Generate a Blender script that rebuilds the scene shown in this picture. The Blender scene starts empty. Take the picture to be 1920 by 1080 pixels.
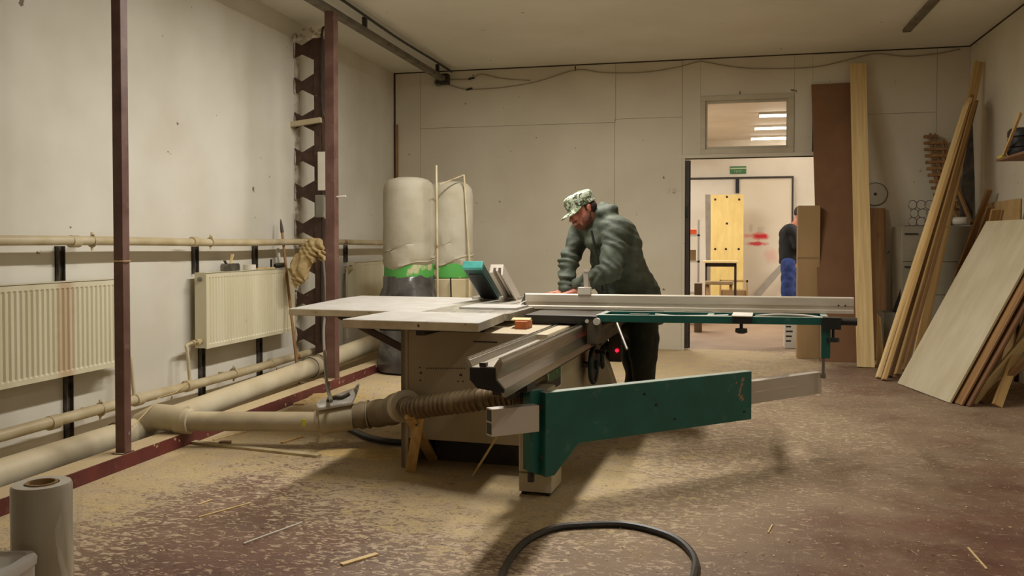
import bpy, math, random
import numpy as np
from mathutils import Vector, Matrix
random.seed(7)
sc = bpy.context.scene
COL = sc.collection
# ------------------------------------------------------------------ camera
CAM = Vector((0, 0, 1.30))
YAW, PIT, FPX = math.radians(13.2), math.radians(1.3), 1616.0
cd = bpy.data.cameras.new('camera'); cam = bpy.data.objects.new('camera', cd); COL.objects.link(cam)
cam.location = CAM; cam.rotation_euler = (math.pi/2 - PIT, 0, YAW)
CROW = 457 + FPX*math.tan(PIT)      # row of the optical axis: the lens is shifted a little
cd.shift_y = -(540-CROW)/1920
cd.sensor_width = 36; cd.lens = 36*FPX/1920; cd.clip_start = 0.05; cd.clip_end = 100
sc.camera = cam
sc.view_settings.view_transform = 'Standard'; sc.view_settings.look = 'None'
sc.view_settings.gamma = 1.0; sc.view_settings.exposure = 0.0
sc.view_settings.use_curve_mapping = False
# ------------------------------------------------------------------ light
w = bpy.data.worlds.new('world'); sc.world = w; w.use_nodes = True
w.node_tree.nodes['Background'].inputs[0].default_value = (0.5, 0.45, 0.38, 1)
w.node_tree.nodes['Background'].inputs[1].default_value = 0.05
def area(name, loc, sx, sy, power, col=(1.0, .965, .90), spread=180, rot=(0, 0, 0)):
    l = bpy.data.lights.new(name, 'AREA'); l.shape = 'RECTANGLE'; l.size = sx; l.size_y = sy
    l.energy = power; l.color = col; l.spread = math.radians(spread)
    o = bpy.data.objects.new(name, l); COL.objects.link(o); o.location = loc; o.rotation_euler = rot
    return o
area('ceiling_light', (-1.25, 6.9, 3.44), .16, 1.5, 104)
area('ceiling_light', (-1.3, 5.0, 3.44), .16, 1.5, 80)
area('ceiling_light', (1.4, 2.2, 3.44), .16, 2.0, 22)
area('back_room_light', (-1.2, 14.3, 3.20), 1.4, 2.6, 150, (1.0, .97, .91))
area('back_room_light', (3.2, 14.3, 3.20), 1.4, 2.6, 150, (1.0, .97, .91))

# directions for turning a direction of view into a real point in the room
_F = Vector((-math.sin(YAW)*math.cos(PIT), math.cos(YAW)*math.cos(PIT), -math.sin(PIT)))
_R = Vector((math.cos(YAW), math.sin(YAW), 0)); _U = _R.cross(_F)
def ray(x, y): return _F + _R*((x-960)/FPX) - _U*((y-CROW)/FPX)
def on(x, y, ax, v):
    r = ray(x, y); return CAM + r*((v-CAM[ax])/r[ax])
def fl(x, y, z=0.0): return on(x, y, 2, z)
def at(x, y, d): return CAM + ray(x, y)*d

# ------------------------------------------------------------------ materials
def lin(c):
    return tuple(((v/255)/12.92 if v/255 <= .04045 else ((v/255+.055)/1.055)**2.4) for v in c) + (1,)
MATS = {}
def mat(name, c, c2=None, rough=.6, metal=0., scale=6., stretch=(1, 1, 1), bump=0., bscale=40., spots=None,
        dust=0., trans=0., alpha=1., emit=0., detail=6., lo=.35, hi=.65, spec=.5, dustc=(178, 158, 122), coat=0.):
    if name in MATS: return MATS[name]
    m = bpy.data.materials.new(name); m.use_nodes = True; MATS[name] = m
    nt = m.node_tree; N = nt.nodes; L = nt.links; b = N['Principled BSDF']
    tc = N.new('ShaderNodeTexCoord'); mp = N.new('ShaderNodeMapping'); mp.inputs['Scale'].default_value = stretch
    L.new(tc.outputs['Object'], mp.inputs[0])
    b.inputs['Roughness'].default_value = rough; b.inputs['Metallic'].default_value = metal
    b.inputs['Specular IOR Level'].default_value = spec
    if coat: b.inputs['Coat Weight'].default_value = coat
    col = None
    if c2 is not None:
        n = N.new('ShaderNodeTexNoise'); n.inputs['Scale'].default_value = scale; n.inputs['Detail'].default_value = detail
        L.new(mp.outputs[0], n.inputs[0])
        r = N.new('ShaderNodeMapRange'); r.inputs[1].default_value = lo; r.inputs[2].default_value = hi
        L.new(n.outputs[0], r.inputs[0])
        mx = N.new('ShaderNodeMix'); mx.data_type = 'RGBA'
        mx.inputs[6].default_value = lin(c); mx.inputs[7].default_value = lin(c2)
        L.new(r.outputs[0], mx.inputs[0]); col = mx.outputs[2]
    else:
        b.inputs['Base Color'].default_value = lin(c)
    if spots:      # spots: (colour, scale, threshold)
        v = N.new('ShaderNodeTexNoise'); v.inputs['Scale'].default_value = spots[1]; v.inputs['Detail'].default_value = 3
        mp2 = N.new('ShaderNodeMapping'); mp2.inputs['Location'].default_value = (3.1, 7.7, 1.3); L.new(tc.outputs['Object'], mp2.inputs[0])
        L.new(mp2.outputs[0], v.inputs[0])
        r = N.new('ShaderNodeMapRange'); r.inputs[1].default_value = spots[2]; r.inputs[2].default_value = spots[2]+.02
        L.new(v.outputs[0], r.inputs[0])
        mx = N.new('ShaderNodeMix'); mx.data_type = 'RGBA'
        if col: L.new(col, mx.inputs[6])
        else: mx.inputs[6].default_value = lin(c)
        mx.inputs[7].default_value = lin(spots[0]); L.new(r.outputs[0], mx.inputs[0]); col = mx.outputs[2]
    if dust:
        g = N.new('ShaderNodeNewGeometry'); sp = N.new('ShaderNodeSeparateXYZ'); L.new(g.outputs['Normal'], sp.inputs[0])
        n = N.new('ShaderNodeTexNoise'); n.inputs['Scale'].default_value = 14; n.inputs['Detail'].default_value = 5
        L.new(tc.outputs['Object'], n.inputs[0])
        a = N.new('ShaderNodeMath'); a.operation = 'MULTIPLY_ADD'; L.new(n.outputs[0], a.inputs[0]); a.inputs[1].default_value = .9
        L.new(sp.outputs[2], a.inputs[2])
        r = N.new('ShaderNodeMapRange'); r.inputs[1].default_value = .55; r.inputs[2].default_value = 1.35; r.inputs[4].default_value = dust
        L.new(a.outputs[0], r.inputs[0])
        mx = N.new('ShaderNodeMix'); mx.data_type = 'RGBA'
        if col: L.new(col, mx.inputs[6])
        else: mx.inputs[6].default_value = lin(c)
        mx.inputs[7].default_value = lin(dustc); L.new(r.outputs[0], mx.inputs[0]); col = mx.outputs[2]
        if metal:
            q = N.new('ShaderNodeMath'); q.operation = 'MULTIPLY_ADD'; L.new(r.outputs[0], q.inputs[0]); q.inputs[1].default_value = -metal; q.inputs[2].default_value = metal
            L.new(q.outputs[0], b.inputs['Metallic'])
    if col: L.new(col, b.inputs['Base Color'])
    if bump:
        n = N.new('ShaderNodeTexNoise'); n.inputs['Scale'].default_value = bscale; n.inputs['Detail'].default_value = 5
        L.new(mp.outputs[0], n.inputs[0])
        bp = N.new('ShaderNodeBump'); bp.inputs['Strength'].default_value = bump; bp.inputs['Distance'].default_value = .01
        L.new(n.outputs[0], bp.inputs['Height']); L.new(bp.outputs[0], b.inputs['Normal'])
    if trans: b.inputs['Transmission Weight'].default_value = trans
    if alpha < 1: b.inputs['Alpha'].default_value = alpha
    if emit:
        b.inputs['Emission Color'].default_value = lin(c); b.inputs['Emission Strength'].default_value = emit
    return m
def wood(name, c, c2, knot=(120, 80, 45), ringscale=1.0, rough=.65):
    """grain runs along the object's local Z"""
    if name in MATS: return MATS[name]
    m = bpy.data.materials.new(name); m.use_nodes = True; MATS[name] = m
    nt = m.node_tree; N = nt.nodes; L = nt.links; b = N['Principled BSDF']; b.inputs['Roughness'].default_value = rough
    tc = N.new('ShaderNodeTexCoord'); oi = N.new('ShaderNodeObjectInfo')
    ad = N.new('ShaderNodeVectorMath'); ad.operation = 'ADD'; L.new(tc.outputs['Object'], ad.inputs[0])
    rs = N.new('ShaderNodeMath'); rs.operation = 'MULTIPLY'; rs.inputs[1].default_value = 31.7; L.new(oi.outputs['Random'], rs.inputs[0])
    L.new(rs.outputs[0], ad.inputs[1])
    mp = N.new('ShaderNodeMapping'); mp.inputs['Scale'].default_value = (14*ringscale, 14*ringscale, .7); L.new(ad.outputs[0], mp.inputs[0])
    n = N.new('ShaderNodeTexNoise'); n.inputs['Scale'].default_value = 2.2; n.inputs['Detail'].default_value = 7; n.inputs['Distortion'].default_value = .6
    L.new(mp.outputs[0], n.inputs[0])
    r = N.new('ShaderNodeMapRange'); r.inputs[1].default_value = .32; r.inputs[2].default_value = .68; L.new(n.outputs[0], r.inputs[0])
    mx = N.new('ShaderNodeMix'); mx.data_type = 'RGBA'; mx.inputs[6].default_value = lin(c); mx.inputs[7].default_value = lin(c2)
    L.new(r.outputs[0], mx.inputs[0])
    mk = N.new('ShaderNodeMapping'); mk.inputs['Scale'].default_value = (5, 5, 2.4); L.new(ad.outputs[0], mk.inputs[0])
    k = N.new('ShaderNodeTexVoronoi'); k.inputs['Scale'].default_value = 1.1; L.new(mk.outputs[0], k.inputs[0])
    rk = N.new('ShaderNodeMapRange'); rk.inputs[1].default_value = .05; rk.inputs[2].default_value = .13; rk.inputs[3].default_value = .8; rk.inputs[4].default_value = 0
    L.new(k.outputs['Distance'], rk.inputs[0])
    m2 = N.new('ShaderNodeMix'); m2.data_type = 'RGBA'; L.new(rk.outputs[0], m2.inputs[0]); L.new(mx.outputs[2], m2.inputs[6]); m2.inputs[7].default_value = lin(knot)
    hs = N.new('ShaderNodeHueSaturation'); L.new(m2.outputs[2], hs.inputs['Color'])
    rv = N.new('ShaderNodeMapRange'); rv.inputs[3].default_value = .82; rv.inputs[4].default_value = 1.12; L.new(oi.outputs['Random'], rv.inputs[0])
    L.new(rv.outputs[0], hs.inputs['Value'])
    L.new(hs.outputs[0], b.inputs['Base Color'])
    bp = N.new('ShaderNodeBump'); bp.inputs['Strength'].default_value = .15; bp.inputs['Distance'].default_value = .004
    L.new(n.outputs[0], bp.inputs['Height']); L.new(bp.outputs[0], b.inputs['Normal'])
    return m

WALL = mat('painted_wall', (220, 215, 202), (206, 200, 184), .75, scale=1.3, bump=.12, bscale=9, spots=((120, 108, 90), 9, .735))
PANEL = mat('painted_board', (214, 206, 186), (202, 192, 170), .72, scale=1.1, bump=.08, bscale=7, spots=((125, 110, 90), 11, .725))
CEIL = mat('ceiling_paint', (224, 222, 212), (214, 211, 198), .8, scale=.9, bump=.06, bscale=5, spots=((120, 108, 85), 7, .74))
GAP = mat('dark_gap', (70, 55, 36), (52, 40, 28), .9, scale=5)
REDSTEEL = mat('oxide_red_steel', (112, 82, 72), (90, 58, 50), .5, scale=6, bump=.1, dust=.9, spots=((150, 132, 118), 18, .74))
BROWNSTEEL = mat('brown_steel', (84, 58, 44), (62, 42, 32), .6, scale=12, bump=.1, spots=((120, 100, 80), 15, .7))
REDBEAM = mat('red_beam', (110, 48, 42), (88, 36, 32), .55, scale=6, bump=.15, dust=1., dustc=(190, 168, 130), spots=((180, 158, 122), 14, .66))
GALV = mat('grey_rail', (120, 112, 96), (88, 80, 66), .6, scale=5)
PIPE = mat('cream_pipe', (205, 192, 160), (180, 162, 122), .45, scale=5, bump=.15, bscale=30, dust=.5, spots=((150, 105, 60), 6, .68))
DUCT = mat('dusty_grey_duct', (182, 170, 144), (160, 148, 124), .6, scale=4, dust=.9, dustc=(200, 182, 146), bump=.05)
DUCTC = mat('cream_duct', (198, 188, 162), (176, 164, 136), .55, scale=4, dust=.7, dustc=(200, 182, 146))
RAD = mat('radiator_enamel', (222, 215, 188), (210, 202, 170), .38, scale=2.2, stretch=(1, 2.2, .25), dust=.3, spots=((186, 150, 106), 2.2, .68))
BRACK = mat('black_bracket', (48, 42, 38), (96, 88, 78), .6, scale=14)
STEEL = mat('bare_steel', (150, 144, 134), (110, 104, 96), .4, .8, scale=10)
DARK = mat('black_plastic', (22, 21, 20), (30, 28, 27), .5, scale=12, dust=.12)
DARK2 = mat('dusty_black_steel', (40, 34, 30), (58, 48, 38), .6, scale=8, dust=.4)
CREAM = mat('machine_cream', (196, 184, 158), (182, 168, 140), .45, scale=2.5, dust=.4)
CREAMP = mat('machine_panel', (172, 156, 128), (156, 140, 110), .5, scale=2.5)
MELA = mat('white_table_top', (184, 181, 176), (168, 163, 155), .45, scale=7, dust=.15, dustc=(206, 196, 174), bump=.03)
MELE = mat('cream_table_edge', (212, 198, 168), (190, 172, 138), .5, scale=9, spots=((90, 70, 50), 22, .68))
IRON = mat('worn_table_iron', (150, 144, 134), (196, 188, 172), .3, .35, scale=7, stretch=(6, 1, 1))
ALU = mat('aluminium', (222, 212, 196), (206, 194, 176), .42, .3, scale=3, stretch=(1, 8, 8), dust=.25, dustc=(220, 208, 180))
ALUV = mat('beam_aluminium', (200, 194, 184), (168, 158, 140), .33, .8, scale=3, stretch=(9, .5, 9), dust=.15, dustc=(220, 208, 180))
ALUD = mat('dull_aluminium', (176, 166, 142), (150, 138, 112), .34, .7, scale=3)
ALUW = mat('white_aluminium', (204, 194, 182), (190, 178, 164), .5, .1, scale=2)
GREEN = mat('dark_green_paint', (26, 98, 88), (22, 86, 76), .42, scale=5, dust=.6, dustc=(205, 205, 190))
TEAL = mat('teal_cap', (70, 160, 150), (52, 130, 122), .45, scale=9)
CHROME = mat('chrome_bar', (220, 218, 214), None, .14, 1.)
PVC = mat('ribbed_brown_hose', (116, 92, 58), (88, 68, 40), .5, scale=12, dust=.5)
GREYHOSE = mat('dusty_flexible_sleeve', (132, 116, 88), (104, 94, 80), .65, scale=7, dust=.7, bump=.3, bscale=25)
FABRIC = mat('filter_bag_cloth', (182, 175, 156), (166, 157, 134), .9, scale=3, bump=.25, bscale=18)
BAGGREEN = mat('green_collector_paint', (84, 164, 76), (196, 190, 150), .5, scale=6, lo=.54, hi=.6)
PLASTIC = mat('grey_plastic_film', (84, 82, 80), (54, 52, 52), .22, scale=6, bump=.8, bscale=7, dust=.15, spec=.8)
CARD = mat('cardboard', (168, 138, 96), (152, 122, 82), .85, scale=4, stretch=(1, 1, .3))
FIBRE = mat('brown_hardboard', (130, 92, 60), (118, 82, 52), .7, scale=3)
PLY = mat('birch_plywood', (196, 184, 154), (182, 168, 134), .6, scale=2.2, stretch=(3, 3, 1), bump=.03, spots=((170, 140, 95), 6, .73))
OSB = mat('yellow_plywood', (226, 198, 126), (214, 184, 110), .6, scale=3, stretch=(3, 1, 1))
PINE = wood('pine', (206, 172, 112), (180, 140, 84))
PINED = wood('aged_pine', (160, 120, 74), (130, 94, 56))
PINEL = wood('light_pine', (226, 200, 146), (204, 172, 116))
CABG = mat('grey_cabinet_paint', (150, 142, 122), (134, 126, 106), .5, scale=2, dust=.3)
RUBBER = mat('black_rubber', (26, 27, 30), (36, 36, 38), .45, scale=14, dust=.1)
WHITE = mat('white_plastic', (226, 220, 206), (212, 204, 188), .5, scale=4)
GREYB = mat('grey_box', (128, 122, 108), (110, 104, 92), .5, scale=6)
RAG = mat('beige_rag', (196, 172, 124), (168, 144, 100), .95, scale=12, bump=.5, bscale=60)
SKIN = mat('skin', (190, 122, 96), (168, 94, 74), .55, scale=22, bump=.08, bscale=90)
JACKET = mat('olive_grey_jacket', (82, 88, 72), (60, 66, 54), .78, scale=10, bump=.9, bscale=16)
TROUS = mat('dark_olive_trousers', (46, 48, 38), (34, 36, 28), .85, scale=14, bump=.3, bscale=30)
BOOT = mat('black_boot', (28, 24, 20), (40, 34, 28), .6, scale=12)
BEARD = mat('brown_beard', (92, 56, 42), (120, 72, 54), .9, scale=60, bump=.6, bscale=160)
BLACKCLOTH = mat('black_pullover', (20, 20, 22), (14, 14, 16), .9, scale=8, bump=.2)
JEANS = mat('blue_jeans', (36, 58, 118), (26, 40, 84), .85, scale=7, bump=.2)
FILM = mat('stretch_film', (186, 177, 160), (168, 158, 138), .22, scale=2, stretch=(6, 6, .3), spec=.6, coat=.4)
TUB = mat('milky_plastic', (220, 212, 202), None, .3, trans=.35, spec=.5)
FARW = mat('far_wall_paint', (224, 216, 202), (212, 202, 184), .75, scale=1.2, bump=.05)
FARF = mat('far_floor', (150, 124, 98), (134, 108, 84), .6, scale=1.5, bump=.05)
TUBEM = mat('tube_light', (255, 250, 240), None, emit=14)
REDLED = mat('red_button_light', (255, 20, 50), None, emit=3)

def camo():
    m = bpy.data.materials.new('camouflage_cloth'); m.use_nodes = True
    nt = m.node_tree; N = nt.nodes; L = nt.links; b = N['Principled BSDF']; b.inputs['Roughness'].default_value = .85
    tc = N.new('ShaderNodeTexCoord'); prev = None
    base = (186, 192, 170)
    for i, (c, s, t) in enumerate([((112, 124, 88), 20, .50), ((66, 76, 52), 26, .57), ((210, 212, 194), 34, .60), ((46, 50, 40), 48, .63)]):
        mp = N.new('ShaderNodeMapping'); mp.inputs['Location'].default_value = (i*3.3, i*1.7, i*5.1); L.new(tc.outputs['Object'], mp.inputs[0])
        n = N.new('ShaderNodeTexNoise'); n.inputs['Scale'].default_value = s; n.inputs['Detail'].default_value = 2; L.new(mp.outputs[0], n.inputs[0])
        r = N.new('ShaderNodeMapRange'); r.inputs[1].default_value = t; r.inputs[2].default_value = t+.02; L.new(n.outputs[0], r.inputs[0])
        mx = N.new('ShaderNodeMix'); mx.data_type = 'RGBA'; L.new(r.outputs[0], mx.inputs[0])
        if prev: L.new(prev, mx.inputs[6])
        else: mx.inputs[6].default_value = lin(base)
        mx.inputs[7].default_value = lin(c); prev = mx.outputs[2]
    L.new(prev, b.inputs['Base Color']); return m
CAMO = camo()

# ------------------------------------------------------------------ mesh building
ROOT = {}
def props(o, label=None, cat=None, group=None, kind=None):
    if label: o['label'] = label
    if cat: o['category'] = cat
    if group: o['group'] = group
    if kind: o['kind'] = kind
    return o
def thing(name, label, cat, loc=(0, 0, 0), rz=0., group=None):
    o = bpy.data.objects.new(name, None); COL.objects.link(o); o.empty_display_size = .1
    o.location = loc; o.rotation_euler = (0, 0, rz)
    ROOT[o.name] = Matrix.Translation(Vector(loc)) @ Matrix.Rotation(rz, 4, 'Z')
    return props(o, label, cat, group)
SPLIT = {'worn_paint', 'side_cover', 'hanger', 'support_bracket', 'socket', 'hole', 'hinge', 'hinge_bracket', 'bolt_hole', 'table_strut', 'frame_tube', 'screw', 'levelling_foot', 'tube_opening', 'edge_band', 'dark_insert', 'white_cable', 'lettering', 'white_knob', 'frame_rod', 'door_frame'}
class MB:
    def __init__(s): s.v = []; s.f = []; s.m = []
    def add(s, vs, fs, mi=0):
        n = len(s.v); s.v += [Vector(v) for v in vs]; s.f += [tuple(i+n for i in f) for f in fs]; s.m += [mi]*len(fs); return s
    def box(s, x0, x1, y0, y1, z0, z1, mi=0, M=None):
        vs = [Vector((x, y, z)) for z in (z0, z1) for y in (y0, y1) for x in (x0, x1)]
        if M: vs = [M @ v for v in vs]
        return s.add(vs, [(0, 2, 3, 1), (4, 5, 7, 6), (0, 1, 5, 4), (2, 6, 7, 3), (0, 4, 6, 2), (1, 3, 7, 5)], mi)
    def bar(s, a, b, w_, t_, wd=None, mi=0):
        a = Vector(a); b = Vector(b); z = (b-a).normalized(); wd = Vector(wd) if wd else (Vector((0, 0, 1)) if abs(z.z) < .9 else Vector((1, 0, 0)))
        x = (wd - z*wd.dot(z)).normalized(); y = z.cross(x)
        vs = [p + x*i*w_/2 + y*j*t_/2 for p in (a, b) for j in (-1, 1) for i in (-1, 1)]
        return s.add(vs, [(0, 2, 3, 1), (4, 5, 7, 6), (0, 1, 5, 4), (2, 6, 7, 3), (0, 4, 6, 2), (1, 3, 7, 5)], mi)
    def tube(s, pts, r, n=12, cap=True, mi=0):
        pts = [Vector(p) for p in pts]; rs = r if hasattr(r, '__len__') else [r]*len(pts)
        k = len(pts); up = None; base = len(s.v); vs = []
        for i, p in enumerate(pts):
            t = (pts[min(i+1, k-1)] - pts[max(i-1, 0)])
            t = t.normalized() if t.length > 1e-9 else Vector((0, 0, 1))
            if up is None:
                up = Vector((0, 0, 1)) if abs(t.z) < .9 else Vector((1, 0, 0))
            x = (up - t*up.dot(t)).normalized(); y = t.cross(x); up = x
            vs += [p + x*rs[i]*math.cos(2*math.pi*j/n) + y*rs[i]*math.sin(2*math.pi*j/n) for j in range(n)]
        fs = [(i*n+j, i*n+(j+1) % n, (i+1)*n+(j+1) % n, (i+1)*n+j) for i in range(k-1) for j in range(n)]
        if cap: fs += [tuple(range(n-1, -1, -1)), tuple((k-1)*n+j for j in range(n))]
        return s.add(vs, fs, mi)
    def cyl(s, a, b, r, n=20, r2=None, mi=0): return s.tube([a, b], [r, r if r2 is None else r2], n, True, mi)
    def prism(s, poly, a0, a1, fn, mi=0):
        """poly 2D points, fn(u, v, w) -> 3D, extruded w from a0 to a1"""
        n = len(poly); vs = [fn(u, v, a0) for u, v in poly] + [fn(u, v, a1) for u, v in poly]
        fs = [(j, (j+1) % n, n+(j+1) % n, n+j) for j in range(n)] + [tuple(range(n-1, -1, -1)), tuple(range(n, 2*n))]
        return s.add(vs, fs, mi)
    def lathe(s, prof, c, n=32, axis=None, mi=0):
        c = Vector(c); M = Matrix.Identity(3)
        if axis is not None: M = Vector((0, 0, 1)).rotation_difference(Vector(axis)).to_matrix()
        vs = [c + M @ Vector((r*math.cos(2*math.pi*j/n), r*math.sin(2*math.pi*j/n), z)) for r, z in prof for j in range(n)]
        k = len(prof)
        fs = [(i*n+j, i*n+(j+1) % n, (i+1)*n+(j+1) % n, (i+1)*n+j) for i in range(k-1) for j in range(n)]
        if prof[0][0] > 0: fs.append(tuple(range(n-1, -1, -1)))
        if prof[-1][0] > 0: fs.append(tuple((k-1)*n+j for j in range(n)))
        return s.add(vs, fs, mi)
    def islands(s):
        par = list(range(len(s.v)))
        def fnd(a):
            while par[a] != a: par[a] = par[par[a]]; a = par[a]
            return a
        for f in s.f:
            for i in f[1:]: par[fnd(i)] = fnd(f[0])
        g = {}
        for f, mi in zip(s.f, s.m): g.setdefault(fnd(f[0]), []).append((f, mi))
        out = []
        for fs in g.values():
            m = MB(); idx = {}
            for f, mi in fs:
                for i in f:
                    if i not in idx: idx[i] = len(m.v); m.v.append(s.v[i])
                m.f.append(tuple(idx[i] for i in f)); m.m.append(mi)
            out.append(m)
        return out
    def build(s, name, mats, parent=None, smooth=False, bevel=0., local=False, label=None, kind=None, origin=None):
        if parent is not None and name in SPLIT:
            return [m._build(name, mats, parent, smooth, bevel, local, label, kind, origin) for m in s.islands()][0]
        return s._build(name, mats, parent, smooth, bevel, local, label, kind, origin)
    def _build(s, name, mats, parent=None, smooth=False, bevel=0., local=False, label=None, kind=None, origin=None):
        me = bpy.data.meshes.new(name)
        inv = None
        vs = s.v
        root = parent
        while root is not None and root.parent is not None: root = root.parent
        if root is not None and not local:
            inv = ROOT[root.name].inverted() if root.name in ROOT else root.matrix_basis.inverted()
            vs = [inv @ v for v in vs]
        o = bpy.data.objects.new(name, me)
        if parent is None:
            if origin is None:
                xs = [v.x for v in vs]; ys = [v.y for v in vs]; zs = [v.z for v in vs]
                origin = Vector(((min(xs)+max(xs))/2, (min(ys)+max(ys))/2, min(zs)))
            origin = Vector(origin); vs = [v-origin for v in vs]; o.location = origin; ROOT[o.name] = Matrix.Translation(origin)
        me.from_pydata([tuple(v) for v in vs], [], s.f)
        for m in (mats if isinstance(mats, (list, tuple)) else [mats]): me.materials.append(m)
        me.polygons.foreach_set('material_index', s.m)
        me.validate(); me.update()
        import bmesh
        bm = bmesh.new(); bm.from_mesh(me); bmesh.ops.recalc_face_normals(bm, faces=bm.faces); bm.to_mesh(me); bm.free()
        if smooth:
            me.polygons.foreach_set('use_smooth', [True]*len(me.polygons))
            me.set_sharp_from_angle(angle=math.radians(40))
        COL.objects.link(o)
        if parent is not None: o.parent = parent
        if bevel:
            bv = o.modifiers.new('bevel', 'BEVEL'); bv.width = bevel; bv.segments = 2; bv.limit_method = 'ANGLE'
        if label: o['label'] = label
        if kind: o['kind'] = kind
        return o
def V(*a): return Vector(a)
def T3(v): return tuple(v)
def lathe_ring(R, r, c, axis, n=32, k=8):
    m = MB(); c = Vector(c); M = Vector((0, 0, 1)).rotation_difference(Vector(axis)).to_matrix(); vs = []; fs = []
    for i in range(n):
        a = 2*math.pi*i/n
        for j in range(k):
            t = 2*math.pi*j/k
            vs.append(c + M @ Vector(((R+r*math.cos(t))*math.cos(a), (R+r*math.cos(t))*math.sin(a), r*math.sin(t))))
    for i in range(n):
        for j in range(k): fs.append((i*k+j, ((i+1) % n)*k+j, ((i+1) % n)*k+(j+1) % k, i*k+(j+1) % k))
    return m.add(vs, fs)
def smoothpath(pts, sub=8):
    pts = [Vector(p) for p in pts]; out = []
    P_ = [pts[0]*2-pts[1]] + pts + [pts[-1]*2-pts[-2]]
    for i in range(1, len(P_)-2):
        a, b, c, d = P_[i-1:i+3]
        for k in range(sub):
            t = k/sub
            out.append(.5*((2*b)+(c-a)*t+(2*a-5*b+4*c-d)*t*t+(3*b-3*c+d-a)*t**3))
    out.append(pts[-1]); return out
def board(name, a, b, wd, width, thick, m, label, cat='board', group=None, bevel=.002, taper=None):
    """a single board from a to b, its wide side along wd; grain follows its length"""
    a = Vector(a); b = Vector(b); L_ = (b-a).length; z = (b-a).normalized(); wd = Vector(wd)
    x = (wd - z*wd.dot(z)).normalized(); y = z.cross(x)
    R3 = Matrix((x, y, z)).transposed(); mb = MB()
    if name == 'plank' or name == 'batten':
        # sawn boards are never quite straight: a slight bow in five sections
        n = 6; bow = random.uniform(-.006, .006)*L_/2
        vs = []; fs = []
        for i in range(n):
            t = i/(n-1); o_ = bow*4*t*(1-t)
            for sx, sy in ((-1, -1), (1, -1), (1, 1), (-1, 1)): vs.append((sx*width/2+o_, sy*thick/2+o_*.5, t*L_))
        for i in range(n-1):
            for j in range(4): fs.append((i*4+j, i*4+(j+1) % 4, (i+1)*4+(j+1) % 4, (i+1)*4+j))
        fs += [(3, 2, 1, 0), (n*4-4, n*4-3, n*4-2, n*4-1)]
        mb.add(vs, fs)
    else:
        mb.box(-width/2, width/2, -thick/2, thick/2, 0, L_)
    me = bpy.data.meshes.new(name); me.from_pydata([tuple(v) for v in mb.v], [], mb.f); me.materials.append(m); me.update()
    o = bpy.data.objects.new(name, me); COL.objects.link(o)
    o.matrix_world = Matrix.Translation(a) @ R3.to_4x4()
    if bevel:
        bv = o.modifiers.new('bevel', 'BEVEL'); bv.width = bevel; bv.segments = 1
    return props(o, label, cat, group)

# ------------------------------------------------------------------ implicit surfaces (for bodies and cloth)
def grid_mesh(F, lo, cell):
    S = F < 0; nx, ny, nz = F.shape
    def off(a, i, j, k): return a[i:nx-1+i, j:ny-1+j, k:nz-1+k]
    any_ = np.zeros((nx-1, ny-1, nz-1), bool); all_ = np.ones((nx-1, ny-1, nz-1), bool)
    for i in (0, 1):
        for j in (0, 1):
            for k in (0, 1):
                c = off(S, i, j, k); any_ |= c; all_ &= c
    act = any_ & ~all_; idx = np.argwhere(act); ids = -np.ones(act.shape, np.int64); ids[act] = np.arange(len(idx))
    acc = np.zeros((len(idx), 3)); cnt = np.zeros(len(idx))
    cor = [(i, j, k) for i in (0, 1) for j in (0, 1) for k in (0, 1)]
    for a in cor:
        for d in range(3):
            if a[d] == 1: continue
            b = list(a); b[d] = 1
            fa = F[idx[:, 0]+a[0], idx[:, 1]+a[1], idx[:, 2]+a[2]]; fb = F[idx[:, 0]+b[0], idx[:, 1]+b[1], idx[:, 2]+b[2]]
            m = (fa < 0) != (fb < 0)
            t = np.where(m, fa/np.where(m, fa-fb, 1), 0)
            p = np.tile(np.array(a, float), (len(idx), 1)); p[:, d] += t
            acc[m] += p[m]; cnt[m] += 1
    verts = np.array(lo) + (idx + acc/cnt[:, None])*cell
    faces = []
    for d in range(3):
        e, f = [x for x in range(3) if x != d]
        sl1 = [slice(None)]*3; sl2 = [slice(None)]*3; sl1[d] = slice(0, -1); sl2[d] = slice(1, None)
        cr = S[tuple(sl1)] != S[tuple(sl2)]; q = np.argwhere(cr)
        n = act.shape
        ok = (q[:, e] > 0) & (q[:, f] > 0) & (q[:, e] < n[e]) & (q[:, f] < n[f]) & (q[:, d] < n[d]); q = q[ok]
        def g(de, df):
            r = q.copy(); r[:, e] -= de; r[:, f] -= df; return ids[r[:, 0], r[:, 1], r[:, 2]]
        quad = np.stack([g(1, 1), g(0, 1), g(0, 0), g(1, 0)], 1)
        ins = S[q[:, 0], q[:, 1], q[:, 2]]; flip = ins if d != 1 else ~ins
        quad[~flip] = quad[~flip][:, ::-1]; faces.append(quad)
    return verts, np.concatenate(faces)
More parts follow.
